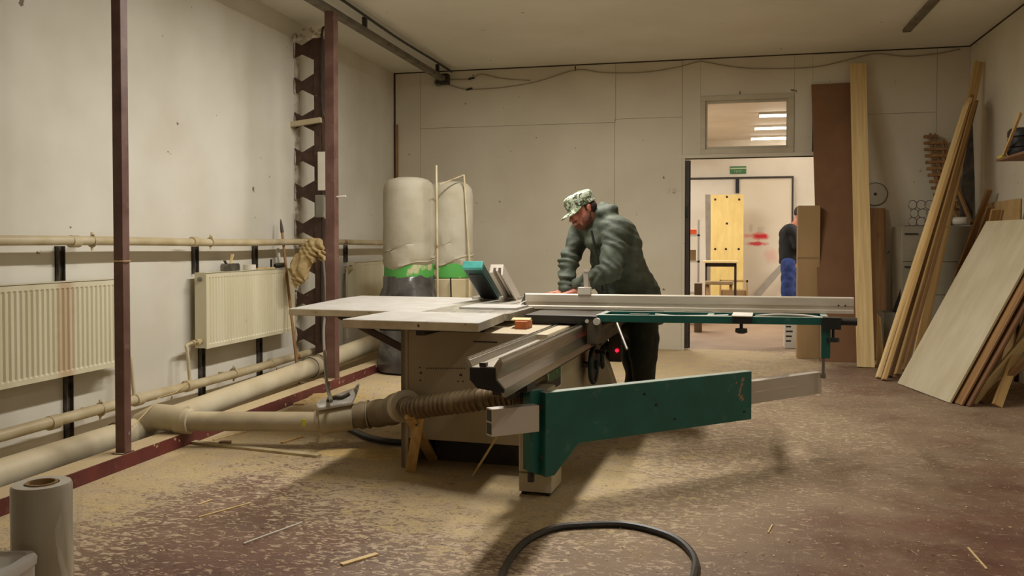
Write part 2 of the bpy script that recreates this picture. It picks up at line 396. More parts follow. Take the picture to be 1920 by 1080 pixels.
def sdf(prims, cell, pad=.07, disp=None, clip=None):
    """prims: ('c', a, b, ra, rb, k) tapered capsule; ('e', centre, radii, 3x3 axes (rows) or None, k)"""
    los = []; his = []
    for p in prims:
        if p[0] == 'c':
            r = max(p[3], p[4]); l = [min(p[1][i], p[2][i])-r for i in range(3)]; h = [max(p[1][i], p[2][i])+r for i in range(3)]
        else:
            if p[3] is None: e = np.array(p[2])
            else: e = np.sqrt(((np.array(p[3]).T*np.array(p[2]))**2).sum(1))
            l = [p[1][i]-e[i] for i in range(3)]; h = [p[1][i]+e[i] for i in range(3)]
        los.append(l); his.append(h)
    lo = np.min(los, 0)-.03; hi = np.max(his, 0)+.03
    n = np.ceil((hi-lo)/cell).astype(int)+2
    F = np.full(tuple(n), 1.0, np.float32)
    ax = [lo[i]+np.arange(n[i])*cell for i in range(3)]
    for p, l, h in zip(prims, los, his):
        i0 = [max(0, int((l[i]-pad-lo[i])/cell)) for i in range(3)]; i1 = [min(n[i], int((h[i]+pad-lo[i])/cell)+2) for i in range(3)]
        X, Y, Z = np.meshgrid(*[ax[i][i0[i]:i1[i]] for i in range(3)], indexing='ij')
        if p[0] == 'c':
            a = np.array(p[1]); b = np.array(p[2]); ba = b-a; L2 = max(ba @ ba, 1e-9)
            t = np.clip(((X-a[0])*ba[0]+(Y-a[1])*ba[1]+(Z-a[2])*ba[2])/L2, 0, 1)
            d = np.sqrt((X-a[0]-t*ba[0])**2+(Y-a[1]-t*ba[1])**2+(Z-a[2]-t*ba[2])**2) - (p[3]+(p[4]-p[3])*t); k = p[5]
        else:
            c = p[1]; r = p[2]; x, y, z = X-c[0], Y-c[1], Z-c[2]
            if p[3] is not None:
                A = np.array(p[3]); x, y, z = [A[i][0]*x+A[i][1]*y+A[i][2]*z for i in range(3)]
            k0 = np.sqrt((x/r[0])**2+(y/r[1])**2+(z/r[2])**2); k1 = np.sqrt((x/r[0]**2)**2+(y/r[1]**2)**2+(z/r[2]**2)**2)+1e-9
            d = k0*(k0-1)/k1; k = p[4]
        sl = tuple(slice(i0[i], i1[i]) for i in range(3)); G = F[sl]
        if k > 0:
            hh = np.maximum(k-np.abs(G-d), 0)/k; G = np.minimum(G, d)-hh*hh*k*.25
        else: G = np.minimum(G, d)
        F[sl] = G
    X, Y, Z = np.meshgrid(*ax, indexing='ij')
    if disp: F = F + disp(X, Y, Z).astype(np.float32)
    if clip: F = np.maximum(F, clip(X, Y, Z).astype(np.float32))
    return grid_mesh(F, lo, cell)
def npmesh(name, vf, m, parent, local=False, relax=2, label=None):
    v, f = vf
    for _ in range(relax):      # light smoothing
        s = np.zeros_like(v); c = np.zeros(len(v))
        for a, b in ((0, 1), (1, 2), (2, 3), (3, 0)):
            np.add.at(s, f[:, a], v[f[:, b]]); np.add.at(c, f[:, a], 1); np.add.at(s, f[:, b], v[f[:, a]]); np.add.at(c, f[:, b], 1)
        v = v*.5 + .5*s/np.maximum(c, 1)[:, None]
    root = parent
    org = None
    if root is not None:
        while root.parent is not None: root = root.parent
        v = v - np.array(root.location)
    else:
        org = np.array([v[:, 0].mean(), v[:, 1].mean(), v[:, 2].min()]); v = v-org
    me = bpy.data.meshes.new(name); me.from_pydata(v.tolist(), [], f.tolist()); me.materials.append(m)
    me.polygons.foreach_set('use_smooth', [True]*len(me.polygons)); me.update()
    o = bpy.data.objects.new(name, me); COL.objects.link(o)
    if parent is not None: o.parent = parent
    else: o.location = org; ROOT[o.name] = Matrix.Translation(Vector(org))
    if label: o['label'] = label
    return o
def folds(amp, f1=34., f2=21., seed=0.):
    def g(X, Y, Z):
        w1 = np.sin(X*9+seed)*1.3+np.sin(Y*11+Z*6+seed*2)*1.1
        a = np.sin(Z*f1+X*f2*.5+w1*1.8+seed); b = np.sin(Z*f2-X*f1*.4+Y*17+w1*1.5+seed*3)
        return amp*(np.maximum(a, -.3)*.6+np.maximum(b, -.2)*.5)
    return g
# ================================================================== THE ROOM
XL, XR, YB, YF, ZC = -4.1, 2.8, 10.70, -1.6, 3.535
# floor with its cover of sawdust: how thick the dust lies is a value at each point of the floor
DU = [(150,960,.72,.6),(250,900,.8,.6),(330,880,.75,.6),(420,860,.8,.5),(300,940,.6,.5),(420,920,.35,.2),(550,850,.6,.3),(600,870,.5,.3),(640,860,.7,.5),
 (180,1030,.5,.4),(300,1040,.3,.1),(400,1060,.25,.05),(450,980,.27,.1),(520,1040,.3,.1),(380,965,.3,.1),(600,1050,.35,.2),(700,1060,.38,.3),
 (600,940,.55,.3),(700,930,.6,.4),(700,880,.75,.5),(760,860,.8,.7),(850,860,.8,.8),(900,870,.9,.9),(830,900,.62,.5),(780,970,.6,.4),
 (900,940,.8,.7),(950,960,.8,.8),(850,1040,.5,.4),(950,1050,.45,.5),(500,800,.85,.8),(600,760,.9,.8),(680,700,.9,.8),(450,830,.85,.8),
 (1100,900,.8,.8),(1200,860,.62,.7),(1150,960,.52,.6),(1300,860,.45,.6),(1400,850,.4,.6),(1500,800,.35,.55),(1300,940,.38,.6),(1200,1030,.3,.45),
 (1400,1000,.27,.4),(1500,1050,.18,.25),(1700,1050,.18,.2),(1800,950,.22,.3),(1600,900,.28,.5),(1800,800,.22,.4),(1650,760,.25,.45),(1500,720,.4,.5),
 (1400,690,.6,.9),(1300,670,.8,1),(1250,680,.85,.9),(1450,640,.5,.9),(1600,720,.25,.3),(1100,1060,.32,.4),(1900,1000,.15,.1)]
pts = np.array([[*fl(x, y)[:2], a, b] for x, y, a, b in DU])
nx, ny = 110, 190
gx = np.linspace(XL, XR, nx); gy = np.linspace(YF, YB+.15, ny)
GX, GY = np.meshgrid(gx, gy, indexing='ij')
num = np.zeros((2, nx, ny)); den = np.full((nx, ny), 1e-9)
for x, y, a, b in pts:
    wgt = np.exp(-((GX-x)**2+((GY-y)*.75)**2)/(2*.22**2))+1e-5/((GX-x)**2+(GY-y)**2+.1)
    num[0] += wgt*a; num[1] += wgt*b; den += wgt
D1, D2 = num/den
vs = [(GX[i, j], GY[i, j], 0.0) for i in range(nx) for j in range(ny)]
fs = [(i*ny+j, (i+1)*ny+j, (i+1)*ny+j+1, i*ny+j+1) for i in range(nx-1) for j in range(ny-1)]
me = bpy.data.meshes.new('floor'); me.from_pydata(vs, [], fs)
for nm, D_ in (('dust', D1), ('haze', D2)):
    at_ = me.attributes.new(nm, 'FLOAT', 'POINT'); at_.data.foreach_set('value', D_.ravel().astype(np.float32))
floor = bpy.data.objects.new('floor', me); COL.objects.link(floor); floor['kind'] = 'structure'
def floor_material():
    m = bpy.data.materials.new('red_floor_under_sawdust'); m.use_nodes = True
    nt = m.node_tree; N = nt.nodes; L = nt.links; b = N['Principled BSDF']
    tc = N.new('ShaderNodeTexCoord')
    def noise(scale, detail=6, st=(1, 1, 1), dist=0, loc=(0, 0, 0)):
        mp = N.new('ShaderNodeMapping'); mp.inputs['Scale'].default_value = st; mp.inputs['Location'].default_value = loc; L.new(tc.outputs['Object'], mp.inputs[0])
        n = N.new('ShaderNodeTexNoise'); n.inputs['Scale'].default_value = scale; n.inputs['Detail'].default_value = detail; n.inputs['Distortion'].default_value = dist
        n.inputs['Roughness'].default_value = .62
        L.new(mp.outputs[0], n.inputs[0]); return n.outputs[0]
    def mth(op, a, c, d=None):
        q = N.new('ShaderNodeMath'); q.operation = op
        for i, x in enumerate((a, c, d)):
            if x is None: continue
            if isinstance(x, (int, float)): q.inputs[i].default_value = x
            else: L.new(x, q.inputs[i])
        return q.outputs[0]
    def rng(x, a, c, o0=0., o1=1.):
        r = N.new('ShaderNodeMapRange'); L.new(x, r.inputs[0])
        for i, v in ((1, a), (2, c), (3, o0), (4, o1)): r.inputs[i].default_value = v
        r.interpolation_type = 'SMOOTHSTEP'; return r.outputs[0]
    def mix(f, a, c):
        x = N.new('ShaderNodeMix'); x.data_type = 'RGBA'; L.new(f, x.inputs[0]) if not isinstance(f, float) else None
        for i, q in ((6, a), (7, c)):
            if isinstance(q, tuple): x.inputs[i].default_value = lin(q)
            else: L.new(q, x.inputs[i])
        return x.outputs[2]
    ad = N.new('ShaderNodeAttribute'); ad.attribute_name = 'dust'; ah = N.new('ShaderNodeAttribute'); ah.attribute_name = 'haze'
    D = ad.outputs['Fac']; H = ah.outputs['Fac']
    red = mix(rng(noise(2.2, 5), .35, .65), (106, 68, 55), (86, 51, 41))
    red = mix(rng(noise(7, 6, loc=(4, 2, 0)), .55, .7), red, (116, 90, 72))
    # a thin film of fine dust trodden into the paint
    film = mth('MULTIPLY', rng(mth('ADD', mth('MULTIPLY_ADD', noise(2.6, 8, loc=(9, 1, 0)), .6, .2), mth('MULTIPLY', H, .9)), .45, 1.15), .9)
    c = mix(film, red, (152, 132, 104))
    # patches and flecks of sawdust
    patch = mth('ADD', mth('MULTIPLY', noise(4.6, 9, (1, 1.7, 1), .6), .52), mth('MULTIPLY', noise(21, 6, (1, 1.9, 1), .9, (2, 5, 0)), .48))
    cov = rng(mth('ADD', patch, mth('MULTIPLY', mth('SUBTRACT', D, .5), .50)), .515, .560)
    fine = rng(mth('ADD', noise(17, 7, (1, 1.9, 1), 1.3), mth('MULTIPLY', D, .30)), .655, .685)
    dustc = mix(rng(noise(5, 4, loc=(1, 8, 0)), .35, .65), (192, 168, 122), (180, 160, 128))
    dustc = mix(rng(noise(60, 3), .5, .75), dustc, (158, 128, 86))
    c = mix(mth('MULTIPLY', fine, rng(D, .08, .42, .12, .8)), c, (196, 172, 142))
    c = mix(mth('MULTIPLY', cov, .93), c, dustc)
    # stray light fibres
    fib = rng(mth('ADD', noise(44, 3, (1, .16, 1), 2.5, (3, 3, 0)), mth('MULTIPLY', H, .06)), .67, .72)
    fib2 = rng(mth('ADD', noise(44, 3, (.16, 1, 1), 2.5, (7, 1, 0)), mth('MULTIPLY', H, .06)), .67, .72)
    c = mix(mth('MULTIPLY', mth('MAXIMUM', fib, fib2), .55), c, (196, 178, 146))
    L.new(c, b.inputs['Base Color'])
    L.new(rng(mth('MAXIMUM', cov, film), 0, 1, .42, .92), b.inputs['Roughness'])
    b.inputs['Specular IOR Level'].default_value = .45
    bp = N.new('ShaderNodeBump'); bp.inputs['Strength'].default_value = .55; bp.inputs['Distance'].default_value = .006
    L.new(mth('ADD', cov, mth('MULTIPLY', noise(70, 3), .8)), bp.inputs['Height']); L.new(bp.outputs[0], b.inputs['Normal'])
    return m
me.materials.append(floor_material())
def S(name, mb, m, **k): return mb.build(name, m, kind='structure', **k)
S('ceiling', MB().box(XL-.15, XR+.15, YF-.15, YB+.15, ZC, ZC+.15), CEIL)
S('wall_left', MB().box(XL-.15, XL, YF-.15, YB+.15, 0, ZC), WALL)
S('wall_right', MB().box(XR, XR+.15, YF-.15, YB+.15, 0, ZC), PANEL)
S('wall_front', MB().box(XL, XR, YF-.15, YF, 0, ZC), WALL)
DX0, DX1, DZ, TX0, TX1, TZ0, TZ1 = -.385, 1.25, 2.335, -.14, .88, 2.41, 3.05
core = MB()
for b in ((XL, DX0, 0, ZC), (DX1, XR, 0, ZC), (DX0, DX1, DZ, TZ0), (DX0, TX0, TZ0, ZC), (TX1, DX1, TZ0, ZC), (TX0, TX1, TZ1, ZC)):
    core.box(b[0], b[1], YB+.014, YB+.15, b[2], b[3])
wb = S('wall_back', core, GAP)
g = .0018
def pan(*bs):
    m = MB()
    for x0, x1, z0, z1 in bs: m.box(x0+g, x1-g, YB, YB+.013, z0+g, z1-g)
    return m.build('panel', PANEL, wb)
pan((XL+.02, -3.735, 0, ZC-.012)); pan((-3.735, -1.205, 0, 2.80)); pan((-3.735, -1.195, 2.80, ZC-.012))
pan((-1.205, DX0, 0, 2.84)); pan((-1.195, DX0, 2.84, ZC-.012))
m = MB()
for x0, x1, z0, z1 in ((DX0, TX0-.03, DZ+.04, ZC-.012), (TX1+.03, 1.115, DZ+.04, ZC-.012), (TX0-.03, TX1+.03, TZ1+.03, ZC-.012)): m.box(x0+g, x1, YB, YB+.013, z0, z1)
m.build('panel', PANEL, wb)
pan((1.115, 2.46, 2.80, ZC-.012)); pan((1.25, 2.46, 0, 2.80)); pan((2.46, XR, 0, ZC-.012))
# pencil scrawl beside the door
m = MB(); o_ = on(1249, 358, 1, YB-.001)
for a, b in (((0, .06), (.03, 0)), ((.03, 0), (.05, .06)), ((.08, .055), (.115, .055)), ((.08, .055), (.08, 0)), ((.115, .055), (.115, 0)), ((.08, .028), (.115, .028)), ((.08, 0), (.115, 0)), ((.14, .025), (.17, .025))):
    m.bar(o_+V(a[0], 0, a[1]-.03), o_+V(b[0], 0, b[1]-.03), .006, .001, (0, 1, 0))
m.build('pencil_mark', mat('pencil', (120, 106, 88)), wb)
# door opening casing and transom
m = MB(); m.box(DX0-.01, DX1, YB-.012, YB+.15, DZ, DZ+.045)
S('trim_1', m, PANEL, bevel=.003)
d1 = S('door_1', MB().box(DX0, DX0+.035, YB-.01, YB+.16, 0, DZ), PANEL)
m = MB().box(DX0+.035, DX0+.085, YB+.02, YB+.075, .02, DZ-.02); m.box(DX0+.035, DX0+.10, YB+.075, YB+.10, .02, DZ-.02)
m.build('steel_jamb', DARK2, d1)
m = MB()
for z in (.35, 1.62): m.cyl((DX0+.06, YB+.012, z), (DX0+.06, YB+.012, z+.13), .014, 10)
m.build('hinge', DARK, d1)
wf = MB(); e = .055
for (x0, x1, z0, z1) in ((TX0-.03, TX1+.03, TZ1-.03, TZ1+.03), (TX0-.03, TX1+.03, TZ0-.03, TZ0+.03), (TX0-.03, TX0+.03, TZ0+.03, TZ1-.03), (TX1-.03, TX1+.03, TZ0+.03, TZ1-.03)):
    wf.box(x0, x1, YB-.015, YB+.12, z0, z1)
win = S('window_1', wf, mat('window_paint', (196, 186, 162), (184, 172, 148), .5, scale=4), bevel=.004)
m = MB()
for (x0, x1, z0, z1) in ((TX0+.03, TX1-.03, TZ1-.06, TZ1-.03), (TX0+.03, TX1-.03, TZ0+.03, TZ0+.06), (TX0+.03, TX0+.055, TZ0+.06, TZ1-.06), (TX1-.055, TX1-.03, TZ0+.06, TZ1-.06)):
    m.box(x0, x1, YB+.02, YB+.06, z0, z1)
m.build('sash', MATS['window_paint'], win)
gl = bpy.data.materials.new('window_glass'); gl.use_nodes = True; bb = gl.node_tree.nodes['Principled BSDF']
bb.inputs['Transmission Weight'].default_value = 1; bb.inputs['Roughness'].default_value = .02; bb.inputs['IOR'].default_value = 1.1; bb.inputs['Base Color'].default_value = (1, .98, .95, 1)
MB().box(TX0+.05, TX1-.05, YB+.038, YB+.042, TZ0+.055, TZ1-.055).build('pane', gl, win)
# dark seam trims where walls meet the ceiling
S('trim_2', MB().box(XL, XR, YB-.006, YB+.014, ZC-.012, ZC), GAP)
S('trim_3', MB().box(XR-.008, XR, YF, YB, ZC-.014, ZC), GAP)
S('trim_4', MB().box(XL, XL+.02, YB-.008, YB+.014, 0, ZC-.012), GAP)
# ---- the room behind
fr = MB().box(-2.2, 4.2, YB+.15, 17.85, -.1, 0); S('floor', fr, FARF)
S('ceiling', MB().box(-2.2, 4.2, YB+.15, 17.85, 3.36, 3.5), FARW)
wfar = S('wall_far', MB().box(-2.2, 4.2, 17.70, 17.85, 0, 3.36), FARW)
S('wall_far_left', MB().box(-2.35, -2.2, YB+.15, 17.85, 0, 3.36), FARW)
S('wall_far_right', MB().box(4.2, 4.35, YB+.15, 17.85, 0, 3.36), FARW)
YW = 17.70
sdoor = thing('sliding_door', 'tall white sliding door with dark frame and smeared red paint, beyond the doorway', 'door', (0, YW, 0))
m = MB().box(-.95, .44, YW-.05, YW, 0, 2.58); m.build('door_panel', FARW, sdoor)
def graffiti():
    m = bpy.data.materials.new('door_with_red_smears'); m.use_nodes = True; nt = m.node_tree; N = nt.nodes; L = nt.links; b = N['Principled BSDF']; b.inputs['Roughness'].default_value = .7
    tc = N.new('ShaderNodeTexCoord'); n = N.new('ShaderNodeTexNoise'); n.inputs['Scale'].default_value = 1.4; L.new(tc.outputs['Object'], n.inputs[0])
    mx = N.new('ShaderNodeMix'); mx.data_type = 'RGBA'; mx.inputs[6].default_value = lin((224, 214, 196)); mx.inputs[7].default_value = lin((208, 192, 166)); L.new(n.outputs[0], mx.inputs[0]); prev = mx.outputs[2]
    n2 = N.new('ShaderNodeTexNoise'); n2.inputs['Scale'].default_value = 9; L.new(tc.outputs['Object'], n2.inputs[0])
    for (px, py, rx, rz, st, c) in ((1425, 443, .20, .085, 1, (205, 38, 50)), (1419, 457, .24, .05, .95, (205, 45, 55)), (1402, 442, .20, .05, .55, (214, 90, 90)), (1445, 480, .16, .18, .35, (214, 110, 100)), (1408, 428, .05, .10, .35, (150, 135, 115)), (1426, 430, .09, .08, .3, (150, 135, 115))):
        p = on(px, py, 1, YW-.06)
        mp = N.new('ShaderNodeMapping'); mp.vector_type = 'POINT'; mp.inputs['Scale'].default_value = (1/rx, 0, 1/rz); mp.inputs['Location'].default_value = (-p.x/rx, 0, -p.z/rz)
        L.new(tc.outputs['Object'], mp.inputs[0])
        ln = N.new('ShaderNodeVectorMath'); ln.operation = 'LENGTH'; L.new(mp.outputs[0], ln.inputs[0])
        a = N.new('ShaderNodeMath'); a.operation = 'MULTIPLY_ADD'; L.new(n2.outputs[0], a.inputs[0]); a.inputs[1].default_value = 1.1; L.new(ln.outputs['Value'], a.inputs[2])
        r = N.new('ShaderNodeMapRange'); r.inputs[1].default_value = .95; r.inputs[2].default_value = 1.6; r.inputs[3].default_value = st; r.inputs[4].default_value = 0; L.new(a.outputs[0], r.inputs[0])
        mx = N.new('ShaderNodeMix'); mx.data_type = 'RGBA'; L.new(r.outputs[0], mx.inputs[0]); L.new(prev, mx.inputs[6]); mx.inputs[7].default_value = lin(c); prev = mx.outputs[2]
    L.new(prev, b.inputs['Base Color']); return m
# this panel keeps world-aligned object coordinates: its parent stands at the origin of x and z
pa = MB().box(.44, 1.47, YW-.055, YW, 0, 2.58).build('door_panel', graffiti(), sdoor)
m = MB(); m.box(-.95, 1.50, YW-.075, YW, 2.58, 2.62); m.box(1.47, 1.50, YW-.075, YW, 0, 2.58); m.build('frame', DARK2, sdoor)
MB().box(.405, .475, YW-.09, YW-.056, 2.30, 2.58).build('hanger', DARK, sdoor)
# green sign above it
sg = thing('exit_sign', 'small green sign with pale lettering above the dark framed sliding door', 'sign', tuple(on(1384, 319, 1, YW)))
p = on(1384, 319, 1, YW)
MB().box(p.x-.155, p.x+.155, YW-.015, YW, p.z-.075, p.z+.075).build('sign_plate', mat('sign_green', (66, 118, 70), (60, 104, 62), .5), sg)
m = MB(); m.box(p.x-.15, p.x+.15, YW-.017, YW-.0151, p.z+.02, p.z+.045)
for i, x in enumerate(np.linspace(-.07, .05, 5)):
    m.box(p.x+x, p.x+x+.006, YW-.017, YW-.0151, p.z-.045, p.z-.005)
    m.box(p.x+x, p.x+x+.018, YW-.017, YW-.0151, p.z-.045 if i % 2 else p.z-.012, (p.z-.038) if i % 2 else p.z-.005)
m.build('lettering', mat('sign_pale', (176, 198, 156)), sg)
# lamps of the back room
for i, d in enumerate((14.15, 15.69, 17.2)):
    t = thing('tube_lamp', ('nearest', 'middle', 'farthest')[i]+' of the glowing ceiling tubes seen through the transom', 'lamp', (1.35, d, 3.30), group=None)
    MB().box(.67, 2.0, d-.05, d+.05, 3.325, 3.36).build('housing', WHITE, t)
    m = MB(); m.cyl((.68, d, 3.305), (1.99, d, 3.305), .017, 12); m.build('tube', TUBEM, t)
    m = MB(); m.box(.665, .68, d-.02, d+.02, 3.28, 3.33); m.box(1.99, 2.005, d-.02, d+.02, 3.28, 3.33); m.build('socket', WHITE, t)
# yellow plywood leaning beside the door, with holes
t = thing('plywood_board', 'yellow plywood board with rows of dark holes standing beside the sliding door', 'board', (0.2, 16.9, 0))
a = at(1333, 365, 16.4); b = at(1394, 365, 16.4)
m = MB().box(a.x, b.x, 16.90, 16.925, 0, a.z); m.build('board', OSB, t)
m = MB()
for px, py in ((1341, 374), (1363, 369), (1386, 374), (1363, 419), (1341, 467), (1361, 467), (1385, 467)):
    q = on(px, py, 1, 16.895); m.cyl(q, q+V(0, .004, 0), .022, 12)
m.build('hole', DARK, t)
board('batten', V(a.x-.02, 17.0, 0), V(a.x-.06, 17.2, a.z+.02), (1, 0, 0), .10, .035, mat('grey_board', (150, 140, 126), (134, 124, 110)), 'grey upright batten leaning beside the yellow board with holes', 'batten')
q0 = on(1310, 366, 1, YW-.001); q1 = on(1324, 399, 1, YW-.001)
m = MB().box(q0.x, q1.x, YW-.008, YW, q1.z, q0.z); props(m.build('notice_sheet', OSB), 'small yellow sheet fixed to the far wall left of the plywood', 'sheet')
board('batten', Vector((on(1395, 590, 1, 17.3).x, 17.3, 0.0)), on(1468, 498, 1, 17.45), (1, 0, .4), .11, .03, mat('grey_board', (150, 140, 126)), 'grey board leaning diagonally against the white sliding door', 'batten')
# bench
t = thing('work_bench', 'high work bench with pale top and thin dark legs before the yellow board', 'table', (.1, 15.4, 0))
a = at(1318, 489, 15); b = at(1384, 489, 15)
MB().box(a.x, b.x, 15.25, 15.85, a.z-.035, a.z).build('table_top', PINEL, t, bevel=.004)
for x in (a.x+.04, b.x-.06):
    for y in (15.30, 15.80): MB().box(x, x+.03, y, y+.03, 0, a.z-.035).build('leg', DARK2, t)
MB().box(a.x+.04, b.x-.05, 15.30, 15.32, a.z-.10, a.z-.035).build('apron', DARK2, t)
t = thing('sawhorse', 'low dusty sawhorse under the high work bench', 'stool', (.05, 15.0, 0))
a = at(1322, 527, 14.6); b = at(1375, 527, 14.6); zt = a.z
MB().box(a.x, b.x, 14.95, 15.10, zt-.06, zt).build('seat', mat('dusty_brown', (170, 146, 108), (140, 116, 80)), t, bevel=.01)
for x in (a.x+.02, b.x-.06):
    for s_ in (-1, 1): MB().bar((x+.02, 15.02, zt-.05), (x+.02, 15.02+s_*.22, 0), .05, .03, (1, 0, 0)).build('leg', PINED, t)
t = thing('storage_box', 'brown box with a rail behind the high bench', 'box', (.4, 16.3, 0))
MB().box(.10, .60, 16.2, 16.6, 0, .45).build('box_body', CARD, t); MB().box(.10, .60, 16.18, 16.2, .60, .64).build('rail', PINE, t); 
MB().box(.10, .13, 16.18, 16.2, .0, .64).build('post', PINE, t); MB().box(.57, .60, 16.18, 16.2, .0, .64).build('post', PINE, t)
# shelf unit at the left of the opening
t = thing('shelf_unit', 'open grey shelf unit just inside the doorway with clutter', 'shelf', (-.5, 14.2, 0))
a = at(1292, 415, 13.8); b = at(1312, 415, 13.8)
for z in (.5, 1.0, 1.42): MB().box(a.x-.55, b.x, 14.0, 14.4, z, z+.03).build('shelf_board', WHITE, t)
for x in (a.x-.55, b.x-.03): MB().box(x, x+.03, 14.0, 14.4, 0, 1.68).build('side_panel', mat('pale_grey', (196, 190, 178)), t)
props(MB().box(a.x-.2, b.x-.05, 14.05, 14.3, 1.45, 1.53).build('orange_case', mat('orange_case', (214, 84, 40)), bevel=.01), 'flat orange case on the top board of the shelf unit', 'case')
props(MB().box(a.x-.3, b.x-.06, 14.05, 14.3, 1.03, 1.2).build('carton', CARD), 'brown carton on the middle board of the shelf unit', 'box')
props(MB().box(-.28, -.17, 12.9, 13.2, 0, .72).build('post_carton', mat('grey_card', (150, 132, 110), (130, 112, 90))), 'tall narrow grey brown carton just inside the doorway, beside the dark jamb', 'box')
# cardboard pack and small box in the doorway
b0 = V(1.02, 10.28, 0)
cp = thing('cardboard_pack', 'tall narrow brown cardboard pack standing in the doorway beside the hardboard sheet', 'box', tuple(b0))
MB().box(.92, 1.16, 10.22, 10.38, 0, 1.73).build('carton', CARD, cp, bevel=.006)
MB().box(.918, 1.162, 10.218, 10.382, 1.13, 1.15).build('strap', mat('tape', (140, 112, 74)), cp)
pb = thing('white_carton', 'small white printed carton on the floor behind the cardboard pack', 'box', (.95, 11.3, 0))
MB().box(.86, 1.02, 11.2, 11.4, 0, .42).build('carton', WHITE, pb, bevel=.004)
m = MB()
for i in range(5): m.box(.875+.0*i, .935+.01*(i % 3), 11.198, 11.2, .08+i*.06, .10+i*.06)
m.build('print', DARK2, pb)
# ================================================================== LEFT WALL
def radiator(name, y0, y1, z0, z1, label, plain=0.0):
    x1 = XL+.16; x0 = XL+.06
    t = thing(name, label, 'radiator', (x0, (y0+y1)/2, z0))
    # grooved front and back sheets, one profile extruded from bottom to top
    def sheet(xs, sgn):
        pts = []; n = int((y1-y0-.06)/.042); y = y0
        pts.append((xs, y0)); ys = np.linspace(y0+.03, y1-.03, n*4+1)
        for i, yy in enumerate(ys): pts.append((xs - sgn*(.009 if i % 4 in (2, 3) else 0), yy))
        pts.append((xs, y1))
        poly = pts + [(xs-sgn*.016, y1), (xs-sgn*.016, y0)]
        m = MB()
        k = len(pts); zz = [z0, z0+.03, z0+.04, z1-.045, z1-.035, z1]
        vs = []; 
        for j, z in enumerate(zz):
            for (x, y) in pts: vs.append((xs if j in (0, 1, 4, 5) else x, y, z))
        fs = [(j*k+i, j*k+i+1, (j+1)*k+i+1, (j+1)*k+i) for j in range(5) for i in range(k-1)]
        m.add(vs, fs); return m
    sheet(x1, 1).build('front_sheet', RAD, t); sheet(x0, -1).build('rear_sheet', RAD, t)
    m = MB(); m.box(x0, x1, y0-.002, y0+.006, z0+.005, z1+.004); m.box(x0, x1, y1-.006, y1+.002, z0+.005, z1+.004); m.build('side_cover', RAD, t, bevel=.002)
    m = MB(); m.box(x0, x1, y0, y1, z1-.004, z1+.004)
    m.build('top_grille', RAD, t)
    m = MB(); m.cyl(((x0+x1)/2, y0-.018, z1-.05), ((x0+x1)/2, y0, z1-.05), .019, 14); m.cyl(((x0+x1)/2, y0-.026, z1-.05), ((x0+x1)/2, y0-.016, z1-.05), .010, 8)
    m.build('plug', STEEL, t, smooth=True)
    return t
def stained():
    m = RAD.copy(); m.name = 'stained_radiator_enamel'; nt = m.node_tree; N = nt.nodes; L = nt.links; b = N['Principled BSDF']; src = b.inputs['Base Color'].links[0].from_socket
    tc = N.new('ShaderNodeTexCoord'); sp = N.new('ShaderNodeSeparateXYZ'); L.new(tc.outputs['Object'], sp.inputs[0]); n = N.new('ShaderNodeTexNoise'); n.inputs['Scale'].default_value = 7; L.new(tc.outputs['Object'], n.inputs[0])
    a = N.new('ShaderNodeMath'); a.operation = 'MULTIPLY_ADD'; L.new(n.outputs[0], a.inputs[0]); a.inputs[1].default_value = .06; L.new(sp.outputs[1], a.inputs[2])
    d = N.new('ShaderNodeMath'); d.operation = 'SUBTRACT'; L.new(a.outputs[0], d.inputs[0]); d.inputs[1].default_value = .44
    e = N.new('ShaderNodeMath'); e.operation = 'ABSOLUTE'; L.new(d.outputs[0], e.inputs[0])
    r = N.new('ShaderNodeMapRange'); r.inputs[1].default_value = .03; r.inputs[2].default_value = .10; r.inputs[3].default_value = .55; r.inputs[4].default_value = 0; L.new(e.outputs[0], r.inputs[0])
    mx = N.new('ShaderNodeMix'); mx.data_type = 'RGBA'; L.new(r.outputs[0], mx.inputs[0]); L.new(src, mx.inputs[6]); mx.inputs[7].default_value = lin((172, 128, 82)); L.new(mx.outputs[2], b.inputs['Base Color']); return m
r1 = radiator('panel_radiator', 3.25, 5.12, .47, 1.06, 'large ribbed cream radiator with brown stain, nearest on the wall beside the red post')
r2 = radiator('panel_radiator', 6.12, 7.62, .46, 1.065, 'ribbed cream radiator with tools lying on its top edge, between post and rag')
r3 = radiator('panel_radiator', 9.05, 9.95, .5, 1.09, 'short cream radiator on the wall behind the far steel post')
def feed(rad, y, z, dy, drop, loc_label=None):
    m = MB(); xc = XL+.11
    m.tube(smoothpath([(xc, y, z), (xc, y+dy*.5, z), (xc+.0, y+dy, z-.01), (xc+.01, y+dy*1.02, z-.06), (XL+.14, y+dy*1.03, drop)], 6), .013, 10)
    m.cyl((xc, y, z), (xc, y+dy*.35, z), .024, 12); m.cyl((xc, y+dy*.5, z), (xc, y+dy*.6, z), .022, 12); m.cyl((xc, y+dy*.45, z), (xc+.05, y+dy*.45, z), .014, 10)
    m.build('feed_pipe', PIPE, rad, smooth=True)
for c_ in r1.children:
    if c_.name.startswith('front_sheet'): c_.data.materials[0] = stained()
feed(r1, 5.12, .52, .14, .23); feed(r2, 6.12, .52, -.19, .23); 
m = MB(); m.cyl((XL+.11, 9.05, 1.02), (XL+.11, 8.97, 1.02), .03, 12); m.tube(smoothpath([(XL+.11, 8.97, 1.02), (XL+.11, 8.93, .9), (XL+.12, 8.93, .25)]), .012, 8); m.build('feed_pipe', PIPE, r3, smooth=True)
